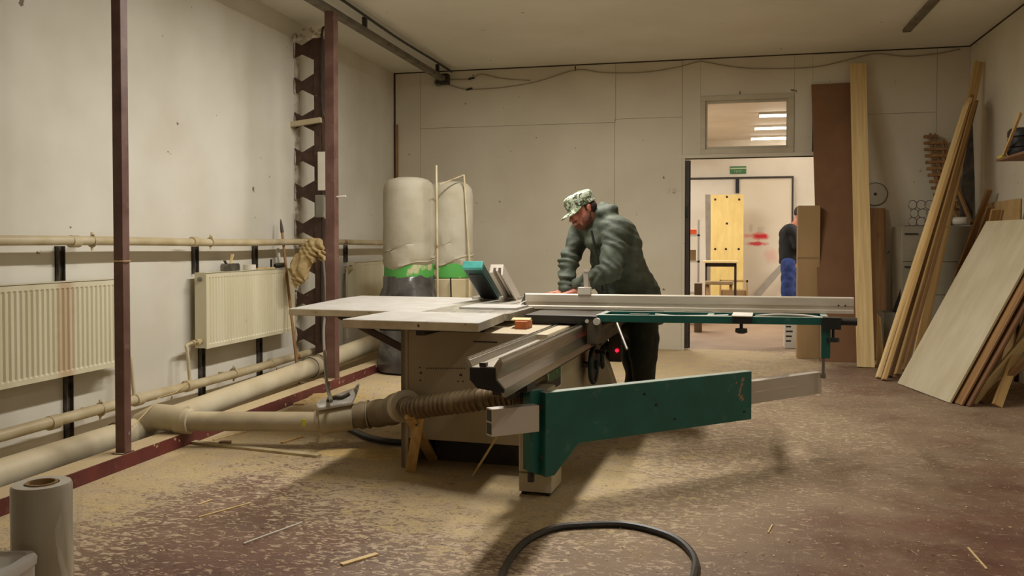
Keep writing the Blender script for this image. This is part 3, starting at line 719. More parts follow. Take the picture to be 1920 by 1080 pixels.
# heating pipes
def wallpipe(label, z, r, y0, y1, clamps, joints):
    x = XL+.14
    t = thing('heating_pipe', label, 'pipe', (x, (y0+y1)/2, z-r))
    m = MB(); ys = np.linspace(y0, y1, 14); m.tube([(x+.004*math.sin(y*3), y, z+.006*math.sin(y*1.7)) for y in ys], r, 20); m.build('pipe', PIPE, t, smooth=True)
    for y in clamps:
        m = lathe_ring(r+.003, .008, (x, y, z), (0, 1, 0), 20, 6); m.bar((x, y, z+r), (x, y, z+r+.03), .018, .006, (0, 1, 0)); m.bar((x, y, z-r-.03), (x, y, z-r), .018, .006, (0, 1, 0)); m.cyl((x-.0, y, z+r+.012), (x+.02, y, z+r+.012), .006, 8)
        m.box(XL+.002, x-r*.7, y-.012, y+.012, z-.01, z+.01)
        m.build('clamp', PIPE, t, smooth=True)
    for y in joints:
        m = MB(); m.tube([(x, y-.04, z), (x, y-.035, z), (x, y+.035, z), (x, y+.04, z)], [r*.9, r+.009, r+.009, r*.9], 18); m.build('weld_collar', PIPE, t, smooth=True)
wallpipe('upper cream heating pipe running along the wall above the radiators', 1.315, .030, 1.0, 10.5, (4.86, 6.22, 7.9), (4.7, 6.0))
wallpipe('lower cream heating pipe running along the wall below the radiators', .20, .036, 1.0, 8.25, (4.92, 6.55), (4.5, 5.3, 5.9, 7.2))
props(MB().tube(smoothpath([(XL+.12, 8.5, .62), (XL+.12, 8.9, .60), (XL+.13, 9.4, .6), (XL+.13, 10.5, .6)]), .028, 12).build('heating_pipe', PIPE, smooth=True), 'short dusty pipe along the wall under the far radiator, behind the table top', 'pipe')
# black vertical steel brackets on the wall
for i, (y, z0, z1, lab) in enumerate(((4.72, 1.06, 1.285, 'above the near radiator'), (4.78, 0.0, .47, 'below the near radiator'), (6.2, 1.06, 1.285, 'above the left end of the tool laden radiator'),
    (6.28, 0.0, .46, 'below the near end of the tool laden radiator'), (7.13, 1.06, 1.285, 'behind the tools on the radiator'), (7.2, 0.0, .46, 'below the far end of the tool laden radiator'),
    (9.12, 1.09, 1.285, 'above the short far radiator'))):
    m = MB(); m.box(XL, XL+.03, y-.03, y-.024, z0, z1); m.box(XL, XL+.03, y+.024, y+.03, z0, z1); m.box(XL, XL+.006, y-.03, y+.03, z0, z1)
    for zz in np.arange(z0+.05, z1-.02, .09): m.cyl((XL+.004, y, zz), (XL+.009, y, zz), .007, 8)
    props(m.build('steel_bracket', BRACK), 'black steel channel on the wall '+lab, 'bracket', 'black wall channels')
# tools on the radiator
zt = 1.071
t = thing('block_plane', 'small grey hand plane standing on top of the radiator with a raised lever', 'tool', (XL+.11, 6.55, zt))
m = MB(); m.prism([(-.105, 0), (.105, 0), (.105, .045), (.09, .062), (-.09, .062), (-.105, .045)], -.03, .03, lambda u, v, w_: V(XL+.11+w_, 6.56+u, zt+v)); m.build('body', STEEL, t, bevel=.003)
MB().bar((XL+.11, 6.56, zt+.06), (XL+.11, 6.60, zt+.14), .022, .008, (1, 0, 0)).build('lever', PINEL, t)
MB().bar((XL+.11, 6.50, zt+.06), (XL+.11, 6.47, zt+.09), .02, .01, (1, 0, 0)).build('iron', STEEL, t)
m = MB(); m.lathe([(.030, 0), (.055, 0), (.055, .045), (.030, .045), (.030, 0)], (XL+.11, 6.87, zt), 24); props(m.build('tape_roll', WHITE, smooth=True), 'white roll of tape lying on top of the radiator', 'tape')
props(MB().box(XL+.08, XL+.12, 7.0, 7.3, zt, zt+.012).build('wooden_strip', PINEL), 'thin wooden strip lying on top of the radiator beside the tape', 'strip')
t = thing('marker_tool', 'small black tool with round grip lying at the far end of the radiator top', 'tool', (XL+.11, 7.42, zt))
m = MB(); m.tube([(XL+.11, 7.32, zt+.026), (XL+.11, 7.35, zt+.026), (XL+.11, 7.5, zt+.026), (XL+.11, 7.53, zt+.026)], [.015, .024, .024, .012], 12); m.build('grip', DARK, t, smooth=True)
MB().bar((XL+.09, 7.29, zt), (XL+.09, 7.29, zt+.085), .02, .012, (0, 1, 0)).build('peg', DARK, t, bevel=.003)
# poles leaning on the wall
t = thing('broom_handle', 'long thin wooden pole with dark metal tip leaning beside the beige rag', 'pole', (XL+.15, 7.95, 0))
a = on(553, 700, 0, XL+.30); b = on(529, 436, 0, XL+.10)
a.z = .30
m = MB(); m.cyl((a.x+.04, a.y+.0, .0), b, .014, 12, .012); m.build('pole', PINED, t, smooth=True)
m = MB(); dd = (b-Vector((a.x+.04, a.y, 0))).normalized(); m.tube([b, b+dd*.03, b+dd*.10, b+dd*.13], [.016, .016, .010, .004], 10); m.build('tip', DARK2, t, smooth=True)
props(MB().bar(on(533, 545, 0, XL+.05), on(520, 466, 0, XL+.05), .035, .02, (0, 1, 0)).build('white_batten', WHITE), 'short white batten hanging on the wall beside the long pole', 'batten')
# red frame in front of the wall: base beam, posts, ceiling rail
BX = -3.345; PX = -3.30; BH = .088
props(MB().box(BX-.11, PX, -1.4, 7.0, 0, BH).box(BX-.11, PX, 7.02, 9.4, 0, BH).build('base_beam', REDBEAM, bevel=.004), 'dusty red beam lying along the floor before the wall, carrying the steel posts', 'beam')
def post(y, w_, label):
    t = thing('steel_post', label, 'post', (PX-w_/2, y, BH))
    MB().box(PX-w_, PX, y-w_/2, y+w_/2, BH, 3.37).build('square_tube', REDSTEEL, t, bevel=.004)
    MB().box(PX-w_-.01, PX+.0, y-w_/2-.02, y+w_/2+.02, BH, BH+.006).build('foot_plate', REDSTEEL, t)
    return t
p1 = post(4.33, .062, 'near dark red square steel post rising from the base beam to above the picture')
m = lathe_ring(.045, .003, (PX-.031, 4.33, 1.20), (0, 0, 1), 16, 5); m.build('string', PINEL, p1)
p2 = post(7.18, .09, 'far dark red steel post beside the lattice column, its top under the ceiling rail')
m = MB(); m.cyl((PX, 7.18, 1.72), (PX+.09, 7.18, 1.725), .008, 8); m.build('peg', WHITE, p2)
t = thing('ceiling_rail', 'grey steel rail running below the ceiling above the posts', 'rail', (BX-.05, 6, 3.37))
m = MB(); m.prism([(-.04, 0), (.04, 0), (.04, .05), (.034, .05), (.034, .008), (-.034, .008), (-.034, .05), (-.04, .05)], -1.2, 10.52, lambda u, v, w_: V(PX-.07+u, w_, 3.37+v)); m.build('channel', GALV, t)
m = MB()
for y in (2., 4., 6., 8., 10.3): m.box(PX-.09, PX-.05, y-.02, y+.02, 3.42, ZC)
m.box(PX-.12, PX+.0, 10.50, 10.60, 3.33, 3.46); m.build('hanger', DARK2, t)
props(MB().tube([(PX+.05, y, 3.47+.01*math.sin(y*2)) for y in np.linspace(-1.2, 10.5, 30)], .014, 8).build('black_conduit', DARK, smooth=True), 'thin black conduit running beside the grey ceiling rail', 'cable')
t = thing('junction_box', 'small round junction box on the back wall at the end of the ceiling rail', 'junction box', tuple(on(823, 155, 1, YB)))
q = on(823, 155, 1, YB); m = MB(); m.lathe([(.05, 0), (.05, .045), (.038, .055)], q, 20, (0, -1, 0)); m.build('box_body', GREYB, t, smooth=True)
m = MB(); m.lathe([(.022, 0), (.022, .065), (.01, .07)], q, 16, (0, -1, 0)); m.build('lamp_lens', DARK, t, smooth=True)
# lattice column
CY = 7.92; CX = -3.80
lc = thing('lattice_column', 'brown riveted lattice steel column half sunk in the wall with bow shaped plates', 'column', (CX-.1, CY, 0))
m = MB(); m.box(CX-.075, CX, CY-.006, CY+.006, 0, 3.34); m.box(CX-.012, CX, CY-.0, CY+.10, 0, 3.34); m.build('angle_leg', BROWNSTEEL, lc)
m = MB(); m.box(XL, XL+.006, CY+.02, CY+.12, 0, 3.3); m.build('rear_leg', mat('raw_plaster', (214, 206, 190), (150, 136, 112), .9, scale=14), lc)
for i in range(9):
    zc = on(567, 93+i*66.8, 1, CY).z
    if zc < .15: break
    xr = CX-.072; xl = XL+.004; xm = xl+.085; j = random.uniform(-.01, .01)
    poly = [(xr, zc+.118), (xm, zc+.042+j), (xl, zc+.085+j), (xl, zc-.08), (xm, zc-.045), (xr, zc-.112)]
    m = MB(); m.prism(poly, CY+.008, CY+.018, lambda u, v, w_: V(u, w_, v)); m.build('plate', BROWNSTEEL, lc)
    m = MB()
    vs = []
    for k in range(9):
        a = k/8*math.pi*2; rr = .04+random.uniform(-.012, .02); vs.append((max(xl+.002, xl+.006+rr*.28*math.cos(a)), zc+rr*1.9*math.sin(a)))
    m.prism(vs, CY-.003, CY+.006, lambda u, v, w_: V(u, w_, v)); m.build('broken_plaster', MATS['raw_plaster'], lc)
m = MB()
for i in range(14): 
    q = V(random.uniform(XL+.02, CX), CY+random.uniform(-.05, .05), 3.36+random.uniform(-.04, .08)); m.bar(q, q+V(random.uniform(-.10, .10), random.uniform(-.05, .05), random.uniform(-.05, .05)), .025, .015)
m.build('broken_top', MATS['raw_plaster'], lc)
# bracket, covers and cables on the column
props(MB().bar((XL+.0, CY-.05, 2.485), (CX+.02, CY-.05, 2.52), .045, .05, (0, 1, 0)).build('wooden_batten', PIPE), 'short dusty batten lying across the lattice column below its top', 'batten')
t = thing('cable_cover', 'white cable cover plate fixed to the lattice column', 'cover', tuple(on(606, 362, 1, CY-.06)))
a = on(597, 285, 1, CY-.04); b = on(613, 357, 1, CY-.04); MB().box(a.x, b.x, CY-.06, CY-.02, b.z, a.z).build('cover_plate', WHITE, t, bevel=.004)
a = on(612, 287, 1, CY+.0); b = on(617, 345, 1, CY); MB().box(a.x, b.x, CY-.02, CY+.05, b.z, a.z).build('side_strip', WHITE, t)
t = thing('switch_box', 'grey electrical box on the lattice column below the white cover', 'switch', tuple(on(600, 410, 1, CY-.06)))
a = on(594, 366, 1, CY-.05); b = on(609, 408, 1, CY-.05); MB().box(a.x, b.x, CY-.09, CY-.02, b.z, a.z).build('box_body', GREYB, t, bevel=.004); MB().box(b.x, b.x+.03, CY-.05, CY+.0, b.z-.01, a.z-.02).build('side_strip', WHITE, t)
def cable(name, pts, r, m_, label, cat='cable', sub=8):
    return props(MB().tube(smoothpath(pts, sub), r, 8).build(name, m_, smooth=True), label, cat)
cy = CY-.02
cable('black_cable', [on(640, 18, 1, cy), on(612, 48, 1, cy), on(604, 60, 1, cy), on(603, 130, 1, cy), on(604, 200, 1, cy), on(612, 235, 1, cy), on(613, 285, 1, cy+.02), on(608, 350, 1, cy+.0), on(616, 370, 1, cy), on(614, 400, 1, cy), on(606, 440, 1, cy), on(604, 520, 1, cy), on(604, 640, 1, cy)], .012, DARK2, 'thick black cable running down beside the lattice column')
cable('grey_cable', [(on(605, 470, 1, 7.6)), on(611, 560, 1, 7.4), on(607, 620, 1, 6.9), on(610, 690, 1, 6.0), on(614, 725, 1, 5.4), at(621, 752, 5.30)], .012, GREYB, 'grey cable hanging down to the blast gate on the duct')
# rag
pr = []
for (ax_, ay_, bx_, by_, r0, r1) in ((590, 460, 560, 510, .085, .085), (562, 508, 556, 530, .085, .05), (596, 466, 606, 482, .05, .045), (578, 462, 552, 500, .06, .06), (575, 490, 566, 520, .07, .06)):
    pr.append(('c', T3(at(ax_, ay_, 8.0)), T3(at(bx_, by_, 8.0)), r0, r1, .03))
def ragf(X, Y, Z):
    w1 = np.sin(Z*17+X*11)*1.7; a = np.abs(np.sin((X*.8+Z*.35)*58+w1)); b = np.abs(np.sin((Z-X*.4)*40+w1*1.7+Y*24))
    return .030*(1-a)**.7*.9+.018*(1-b)-.006
rg = npmesh('rag', sdf(pr, .009, .05, ragf), RAG, None); props(rg, 'crumpled beige rag or glove bundle hanging beside the lattice column', 'cloth')
# loose hanging wire on the lower pipe
cable('wire', [on(355, 716, 0, XL+.16), on(330, 735, 0, XL+.2), on(300, 745, 0, XL+.25), at(291, 755, 5.6), at(248, 800, 5.1)], .003, PINEL, 'thin pale wire hanging from the lower heating pipe to the duct')
cable('wire', [on(570, 690, 0, XL+.18), on(560, 680, 0, XL+.2), on(575, 676, 0, XL+.2), on(590, 668, 0, XL+.2), on(600, 672, 0, XL+.2)], .006, WHITE, 'bent white wire beside the foot of the lattice column')

# ================================================================== DUST DUCTS
dx = -3.60; zr = .085
t = thing('dust_duct', 'thick dusty cream duct lying along the wall behind the red beam with side branch', 'duct', (dx, 5, 0))
m = MB(); m.tube([(dx+.01*math.sin(y), y, zr+.012+.03*max(0, y-5)) for y in np.linspace(-1.2, 7.35, 18)], zr, 24); m.build('duct_tube', DUCTC, t, smooth=True)
m = MB(); m.tube([(dx, 7.42, .175), (dx, 7.8, .19), (dx-.01, 9.4, .24), (dx-.03, 10.3, .30)], [.092, .092, .09, .09], 24); m.build('duct_tube', DUCTC, t, smooth=True)
for y in (3.6, 4.66, 7.28, 7.45):
    zy = zr+.012+.03*max(0, y-5)
    m = MB(); m.tube([(dx, y-.05, zy), (dx, y-.045, zy), (dx, y+.045, zy), (dx, y+.05, zy)], [zr, zr+.008, zr+.008, zr], 24)
    m.build('joint_collar', DUCTC, t, smooth=True); lathe_ring(zr+.009, .004, (dx, y-.045, zy), (0, 1, 0), 24, 5).build('sealing_ring', DARK2, t)
bs = [V(dx, 4.86, .125), V(-3.50, 4.87, .182), V(-3.30, 4.89, .172)]
m = MB(); m.tube(bs, .085, 20); m.tube([V(-3.36, 4.88, .158), V(-3.35, 4.88, .158), V(-3.27, 4.893, .16), V(-3.26, 4.893, .16)], [.07, .082, .082, .07], 20); m.build('branch_tee', DUCTC, t, smooth=True)
m = MB(); m.tube([V(-3.30, 4.89, .16), V(-2.43, 5.03, .17)], .062, 22); m.build('branch_tube', DUCT, t, smooth=True)
q = V(-2.52, 5.02-.0, .17); m = MB(); m.box(q.x-.004, q.x+.025, q.y-.066, q.y-.058, .155, .195); m.build('yellow_tape', mat('yellow_tape', (210, 200, 40)), t)
# blast gate
gt = thing('blast_gate', 'dusty pale blast gate clamped between rigid duct and flexible sleeve', 'gate', (-2.35, 5.07, .1))
m = MB(); c0 = V(-2.46, 5.03, .17); c1 = V(-2.22, 5.12, .20); ax_ = (c1-c0).normalized()
m.tube([c0, c0+ax_*.03, c0+ax_*.03, c1-ax_*.03, c1-ax_*.03, c1], [.072, .075, .088, .088, .078, .076], 18); m.build('housing', DUCT, gt, smooth=True)
sd = ax_.cross(V(0, 0, 1)).normalized()
m = MB(); pc = c0+ax_*.12
vs = []
for (u, v, h) in ((-.10, -.11, .078), (.11, -.10, .083), (.13, -.02, .112), (.15, .10, .16), (.08, .11, .13), (-.02, .08, .118), (-.11, .10, .10), (-.12, 0, .09)): vs.append(pc+ax_*u+sd*-v*.7+V(0, 0, h))
n = len(vs); m.add(vs+[v+V(0, 0, .022) for v in vs], [(j, (j+1) % n, n+(j+1) % n, n+j) for j in range(n)]+[tuple(range(n-1, -1, -1)), tuple(range(n, 2*n))])
m.build('slide_plate', mat('pale_dusty_plate', (206, 200, 190), (170, 162, 148), .6, scale=18, bump=.4), gt, bevel=.006)
m = MB(); m.tube(smoothpath([pc+ax_*-.05+V(0, 0, .12), pc+V(0, 0, .14), pc+ax_*.05+V(0, -.02, .135), pc+ax_*.09+V(0, 0, .15)]), .012, 8); m.build('lever', DARK2, gt, smooth=True)
m = MB(); m.tube([pc+ax_*.10+V(0, 0, .13)-sd*.1, pc+ax_*.15+V(0, 0, .20)+sd*.02], [.011, .008], 8); m.build('upright_edge', MATS['pale_dusty_plate'], gt)
# flexible sleeve and ribbed hose
fh = thing('flexible_hose', 'dusty flexible hose from the blast gate to the saw, ribbed at its far end', 'hose', (-1.8, 4.8, 0))
P0 = [c1-ax_*.02, V(-2.10, 5.14, .215), V(-1.95, 5.02, .26), V(-1.83, 4.80, .325), V(-1.72, 4.64, .37)]
pp = smoothpath(P0, 6); rr = [.078 if i in (0, 1) else .086+.004*math.sin(i*1.1) for i in range(len(pp))]
MB().tube(pp, rr, 24).build('sleeve', GREYHOSE, fh, smooth=True)
e = pp[-1]; de = (pp[-1]-pp[-3]).normalized()
m = MB(); m.tube([e-de*.05, e-de*.045, e+de*.045, e+de*.05], [.08, .092, .092, .075], 24); m.build('cuff', DUCT, fh, smooth=True)
lathe_ring(.089, .005, pp[4], (pp[5]-pp[3]).normalized(), 24, 6).build('clamp_ring', DUCT, fh, smooth=True)
P1 = smoothpath([e+de*.03, V(-1.62, 4.50, .39), V(-1.45, 4.42, .43), V(-1.26, 4.36, .47), V(-1.06, 4.34, .51), V(-.96, 4.36, .52)], 26)
rr = [.055+.006*(1 if math.sin(i*1.5) > 0 else -1) for i in range(len(P1))]
MB().tube(P1, rr, 20).build('ribbed_hose', PVC, fh, smooth=True)
# wooden trestle
tr = thing('wooden_trestle', 'crossed pair of short pine legs propping up the flexible hose', 'trestle', (-1.66, 4.7, 0))
h0 = fl(770, 884); h1 = fl(812, 862)
A_ = h0+V(0, 0, 0); B_ = at(786, 782, 4.79); C_ = h1; D__ = at(768, 780, 4.72)
m = MB(); m.bar(A_+V(0, 0, 0), B_, .058, .024, _R); m.build('leg', PINE, tr, bevel=.002)
m = MB(); m.bar(C_, D__, .058, .024, _R); m.build('leg', PINE, tr, bevel=.002)
m = MB(); c_ = (at(781, 796, 4.70)); m.cyl(c_, c_-_F*.006, .006, 8); m.build('bolt', DARK2, tr)
# black cable drum lid / hose behind the sleeve on the floor
props(MB().tube(smoothpath([(-2.5, 5.55, .03), (-2.2, 5.28, .025), (-1.95, 5.2, .025), (-1.80, 5.35, .025), (-1.8, 5.7, .025)]), .022, 10).build('black_hose', RUBBER, smooth=True), 'short black hose lying on the floor under the flexible sleeve', 'hose')

# ================================================================== DUST COLLECTOR
dc = thing('dust_collector', 'twin bag dust collector in the corner with cream cloth bags and green drums', 'dust collector', (-3.0, 8.5, 0))
for i, (px, d, rr, top, a0, a1, low) in enumerate(((767, 8.75, .262, 1.985, 1.15, 1.03, True), (845, 8.95, .235, 1.96, 1.13, 1.0, False))):
    q = at(px, 457, d); cx, cy_ = q.x, q.y; zt = 1.3+(457-(332 if i == 0 else 340))/FPX*d
    zb = 1.3-(497-457)/FPX*d; zg = 1.3-(516-457)/FPX*d
    prof = [(0.0, zt), (rr*.45, zt-.008), (rr*.75, zt-.03), (rr*.92, zt-.075), (rr*.985, zt-.14), (rr, zt-.3), (rr*1.0, zb+.38), (rr*1.01, zb+.24), (rr*.985, zb+.2), (rr*1.02, zb+.17), (rr*.985, zb+.13), (rr*1.03, zb+.10), (rr*.99, zb+.06), (rr*1.02, zb+.03), (rr*.94, zb-.02)]
    m = MB(); n = 56; vs = []
    for k, (r, z) in enumerate(prof):
        for j in range(n):
            a = 2*math.pi*j/n; u = 0 if z > zb+.25 else 1
            vs.append((cx+r*math.cos(a)*(1+.012*math.sin(5*a+z*4)*(1-.3*u)), cy_+r*math.sin(a), z+u*.028*math.sin(a*2+k*1.1+i)+u*.012*math.sin(a*5+k)))
    fs = [(k*n+j, k*n+(j+1) % n, (k+1)*n+(j+1) % n, (k+1)*n+j) for k in range(len(prof)-1) for j in range(n)]
    m.add(vs, fs); m.build('filter_bag', FABRIC, dc, smooth=True)
    m = MB(); m.lathe([(rr*.96, zg-.02), (rr*.97, zg), (rr*.95, zb+.06)], (cx, cy_, 0), 40); m.build('drum_ring', BAGGREEN, dc, smooth=True)
    if low:
        prof = [(rr*.94, zg+.01), (rr*.98, zg-.02), (rr*1.0, zg-.12), (rr*1.1, zg-.2), (rr*1.16, zg-.45), (rr*1.14, zg-.7), (rr*1.18, .25), (rr*1.24, .08), (rr*1.2, .02), (.0, .0)]
        m = MB(); vs = []
        for k, (r, z) in enumerate(prof):
            for j in range(n):
                a = 2*math.pi*j/n; vs.append((cx+r*math.cos(a)*(1+.03*math.sin(7*a+k)+.02*math.sin(13*a-k*2)), cy_+r*math.sin(a)*(1+.03*math.sin(6*a+k*2)), z))
        fs = [(k*n+j, k*n+(j+1) % n, (k+1)*n+(j+1) % n, (k+1)*n+j) for k in range(len(prof)-1) for j in range(n)]
        m.add(vs, fs); m.build('waste_bag', PLASTIC, dc, smooth=True)
    else:
        m = MB(); m.lathe([(rr*.98, 0), (rr*.98, zg-.04), (rr*.9, zg-.02)], (cx, cy_, 0), 32); m.build('lower_drum', mat('beige_drum', (190, 176, 140), (176, 160, 124), .7, scale=4), dc, smooth=True)
        q2 = at(846, 520, 8.7); MB().bar((q2.x, q2.y-.02, q2.z), (q2.x+.005, q2.y-.02, q2.z-.2), .012, .012).build('strap', DARK, dc)
q = at(818, 310, 8.45); z0_ = 0
m = MB(); m.cyl((q.x+.02, q.y, 0), (q.x, q.y, q.z), .011, 10); m.build('frame_rod', PIPE, dc, smooth=True)
q1 = at(870, 328, 8.75); q2 = at(880, 490, 8.75); q3 = at(824, 346, 8.5)
m = MB(); m.cyl(q1, q2, .010, 8); m.cyl(q1, q3, .006, 8); m.cyl(q2, (q2.x, q2.y, 0), .010, 8); m.build('frame_rod', PIPE, dc, smooth=True)

# ================================================================== SLIDING TABLE SAW (built in its own axes: u right, v away, z up)
SR = -math.radians(3.3)
saw = thing('sliding_table_saw', 'large cream and green sliding table saw in the middle of the room', 'table saw', (-1.0, 5.0, 0), SR)
SM = ROOT[saw.name]
def sb(m, name, mt, parent=None, **k): return m.build(name, mt, parent or saw, local=True, **k)
# cabinet
m = MB(); m.box(-.70, .13, -.33, 1.0, .17, .80); cab = sb(m, 'cabinet', CREAM, bevel=.006)
m = MB(); m.box(-.745, -.715, -.345, 1.0, 0.0, .83); m.box(-.745, -.70, -.345, -.32, 0, .83); sb(m, 'side_panel', CREAMP, bevel=.003)
m = MB(); m.box(-.70, .13, -.342, -.33, .175, .80); fp = sb(m, 'front_panel', CREAMP, bevel=.003)
m = MB(); m.box(-.62, .10, -.12, 1.1, 0, .17); sb(m, 'plinth', DARK2)
m = MB(); m.box(-.30, -.16, -.3445, -.342, .745, .752); sb(m, 'slot', DARK, fp)
def inv(p): return SM.inverted() @ Vector(p)
def onface(px, py, v):      # a point of the saw's front face v = const
    r = ray(px, py); o_ = inv(CAM); d = SM.to_3x3().inverted() @ r; t_ = (v-o_.y)/d.y; return o_+d*t_
m = MB(); rr_ = random.Random(5); vf = -.3425
for px, py, s in ((787, 689, 5), (789, 699, 8), (788, 713, 6), (864, 703, 9), (868, 715, 5), (859, 715, 5)):
    q = onface(px, py, vf); s *= .0014; m.add([q+V(-s, 0, -s*.5), q+V(s, 0, -s*.6), q+V(s*.5, 0, s*.5), q+V(-s*.2, 0, s*.8)], [(0, 1, 2, 3)])
for i in range(17):
    px = 800+i*4.4; q = onface(px, 690.5, vf); m.add([q+V(-.004, 0, -.004), q+V(.004, 0, -.004), q+V(.004, 0, .004*rr_.choice((.4, 1, 1.3))), q+V(-.004, 0, .003)], [(0, 1, 2, 3)])
sb(m, 'printed_marks', mat('dark_print', (66, 50, 34)), fp)
# right flank: lower flare, badge and handwheels
m = MB(); m.prism([(.13, 0), (.33, 0), (.29, .30), (.18, .62), (.13, .62)], .93, 1.05, lambda u, v, w_: V(u, w_, v)); sb(m, 'flank_foot', CREAM, bevel=.003)
m = MB(); m.box(-.70, .05, 1.0, 1.4, .05, .7); sb(m, 'motor_housing', CREAM, bevel=.01)
fx = .162
lo = onface(1029, 730, 0)  # badge place
def onflank(px, py, u):
    r = ray(px, py); o_ = inv(CAM); d = SM.to_3x3().inverted() @ r; t_ = (u-o_.x)/d.x; return o_+d*t_
m = MB(); b0 = onflank(1027, 715, .132); b1 = onflank(1052, 705, .132)
m.box(.130, .134, b0.y, b1.y, .47, .665); sb(m, 'badge', WHITE)
m = MB(); m.box(.134, .1352, b0.y+.02, b1.y-.02, .53, .65); bg = sb(m, 'badge_field', mat('badge_green', (52, 112, 70), (44, 98, 60), .45))
m = MB(); m.box(.134, .1352, b0.y+.02, b1.y-.02, .48, .53); sb(m, 'badge_footer', DARK)
yc = (b0.y+b1.y)/2; m = MB()
for s1, s2 in ((-.06, .04), (.06, -.02)): m.bar((.136, yc+s1, .555), (.136, yc+s2, .635), .008, .0015, (0, 1, 0))
m.bar((.136, yc-.035, .61), (.136, yc+.02, .59), .008, .0015, (0, 0, 1)); sb(m, 'emblem_mark', mat('mark_pale', (150, 180, 140)))
for i, (px, py, r, uu) in enumerate(((1113, 684, .125, .20), (1134, 667, .118, .20))):
    q = onflank(px, py, uu)
    m = lathe_ring(r-.012, .016, q, (1, 0, 0), 36, 10); m.lathe([(0, -.012), (r*.9, -.012), (r*.9, .0), (.03, .012), (.03, .03), (0, .034)], q, 30, (1, 0, 0)); hw = sb(m, 'handwheel', mat('dark_green_wheel', (24, 40, 38), (18, 30, 30), .45), smooth=True)
    m = MB(); m.cyl(q+V(-.1, 0, 0), q+V(-.01, 0, 0), .02, 12); sb(m, 'axle', STEEL, hw, smooth=True)
    m = MB(); m.cyl(q+V(.034, 0, 0), q+V(.038, 0, 0), .016, 14); sb(m, 'hub_cap', CHROME, hw, smooth=True)
    m = MB(); m.tube([q+V(.01, 0, r*.7), q+V(.03, 0, r*.7), q+V(.08, 0, r*.7)], [.010, .014, .017], 10); sb(m, 'crank_knob', DARK, hw, smooth=True)
q = onflank(1157, 657, .30); m = MB(); m.box(.24, .33, q.y-.0, q.y+.05, q.z-.08, q.z+.12); sb(m, 'switch_housing', DARK2, bevel=.005)
m = MB(); m.lathe([(.012, 0), (.012, .010), (.006, .014)], (.30, q.y-.0, q.z), 14, (0, -1, 0)); sb(m, 'indicator_button', REDLED, smooth=True)
# table tops
m = MB(); m.prism([(-1.75, .06), (-1.12, .06), (-1.12, 1.44), (-1.84, 1.44), (-1.84, 1.1)], .828, .875, lambda u, v, w_: V(u, v, w_)); 
m = MB(); m.prism([(-1.70, .03), (-.78, .03), (-.78, 1.44), (-1.88, 1.44), (-1.88, 1.12)], .833, .878, lambda u, v, w_: V(u, v, w_)); sb(m, 'side_extension_table', MELA, bevel=.004)
m = MB(); m.box(-.775, -.20, .02, 1.42, .836, .879); m.box(-.60, -.595, .05, 1.4, .879, .8795); sb(m, 'iron_table', IRON, bevel=.003)
m = MB(); m.box(-.42, -.412, .45, 1.0, .8795, .881); sb(m, 'blade_slot', DARK)
m = MB(); m.lathe([(0, -.001), (.15, -.001), (.15, .001), (0, .001)], (-.30, .74, .80), 48, (1, 0, 0)); sb(m, 'saw_blade', STEEL)
m = MB(); m.prism([(-.975, -.62), (-.175, -.62), (-.225, .0), (-.96, .0)], .832, .8815, lambda u, v, w_: V(u, v, w_)); fr_ = sb(m, 'front_extension_table', [MELA], bevel=.004)
m = MB(); m.box(-.973, -.178, -.624, -.620, .836, .878); sb(m, 'edge_band', MELE, fr_)
m = MB(); m.box(-1.70, -.78, .026, .03, .837, .874); sb(m, 'edge_band', MELE)
m = MB(); m.box(-.9, -.25, -.30, -.26, .79, .832); m.box(-.55, -.5, -.58, -.26, .80, .832); m.box(-1.5, -.7, .35, .40, .79, .833); m.box(-1.5, -.7, 1.1, 1.15, .79, .833); sb(m, 'support_bracket', DARK2)
m = MB(); m.bar((-1.58, .5, .80), (-.74, .5, .42), .04, .04); m.bar((-1.58, .95, .80), (-.74, .95, .42), .04, .04); sb(m, 'table_strut', BROWNSTEEL)
m = MB(); m.box(-1.62, -1.54, .45, 1.0, .79, .833); sb(m, 'strut_rail', BROWNSTEEL)
# tilted fence with teal cap and alloy profile
tb = V(-.715, 1.30, .885); tt = inv(at(888, 500, 6.15))
dirv = (tt-tb).normalized(); wdv = V(1, 0, 0); nv = dirv.cross(wdv).normalized()
m = MB(); m.bar(tb, tt, .145, .055, wdv); gr_ = sb(m, 'tilted_guard', mat('deep_green_paint', (20, 66, 60), (16, 54, 48), .45), bevel=.006)  # the guard's own dark green, deeper than the arm's
m = MB(); m.bar(tt-dirv*.002, tt+dirv*.03, .150, .060, wdv); sb(m, 'end_cap', TEAL, bevel=.006)
m = MB(); m.bar(tb+nv*-.030+dirv*.04, tt+nv*-.030-dirv*.06, .10, .006, wdv); m.bar(tb+nv*.030+dirv*.04, tt+nv*.030-dirv*.06, .10, .006, wdv); sb(m, 'dark_insert', DARK)
xo = V(.125, 0, 0); tb2 = tb+xo+V(.04, 0, 0); tt2 = tt+xo-dirv*.03
prof = [(-.05, -.04), (.045, -.04), (.052, .055), (.040, .055), (.032, -.01), (.012, -.01), (.012, .02), (-.004, .02), (-.004, -.01), (-.025, -.01), (-.025, .035), (-.05, .035)]
x_ = wdv-dirv*wdv.dot(dirv); x_.normalize(); y_ = dirv.cross(x_); ln = (tt2-tb2).length
m = MB(); m.prism(prof, 0, ln, lambda u, v, w_: tb2+x_*u-y_*v*.9+dirv*w_); sb(m, 'alloy_profile', ALUW)
m = MB(); m.box(-.86, -.50, 1.24, 1.36, .879, .90); sb(m, 'fence_shoe', IRON, bevel=.003)
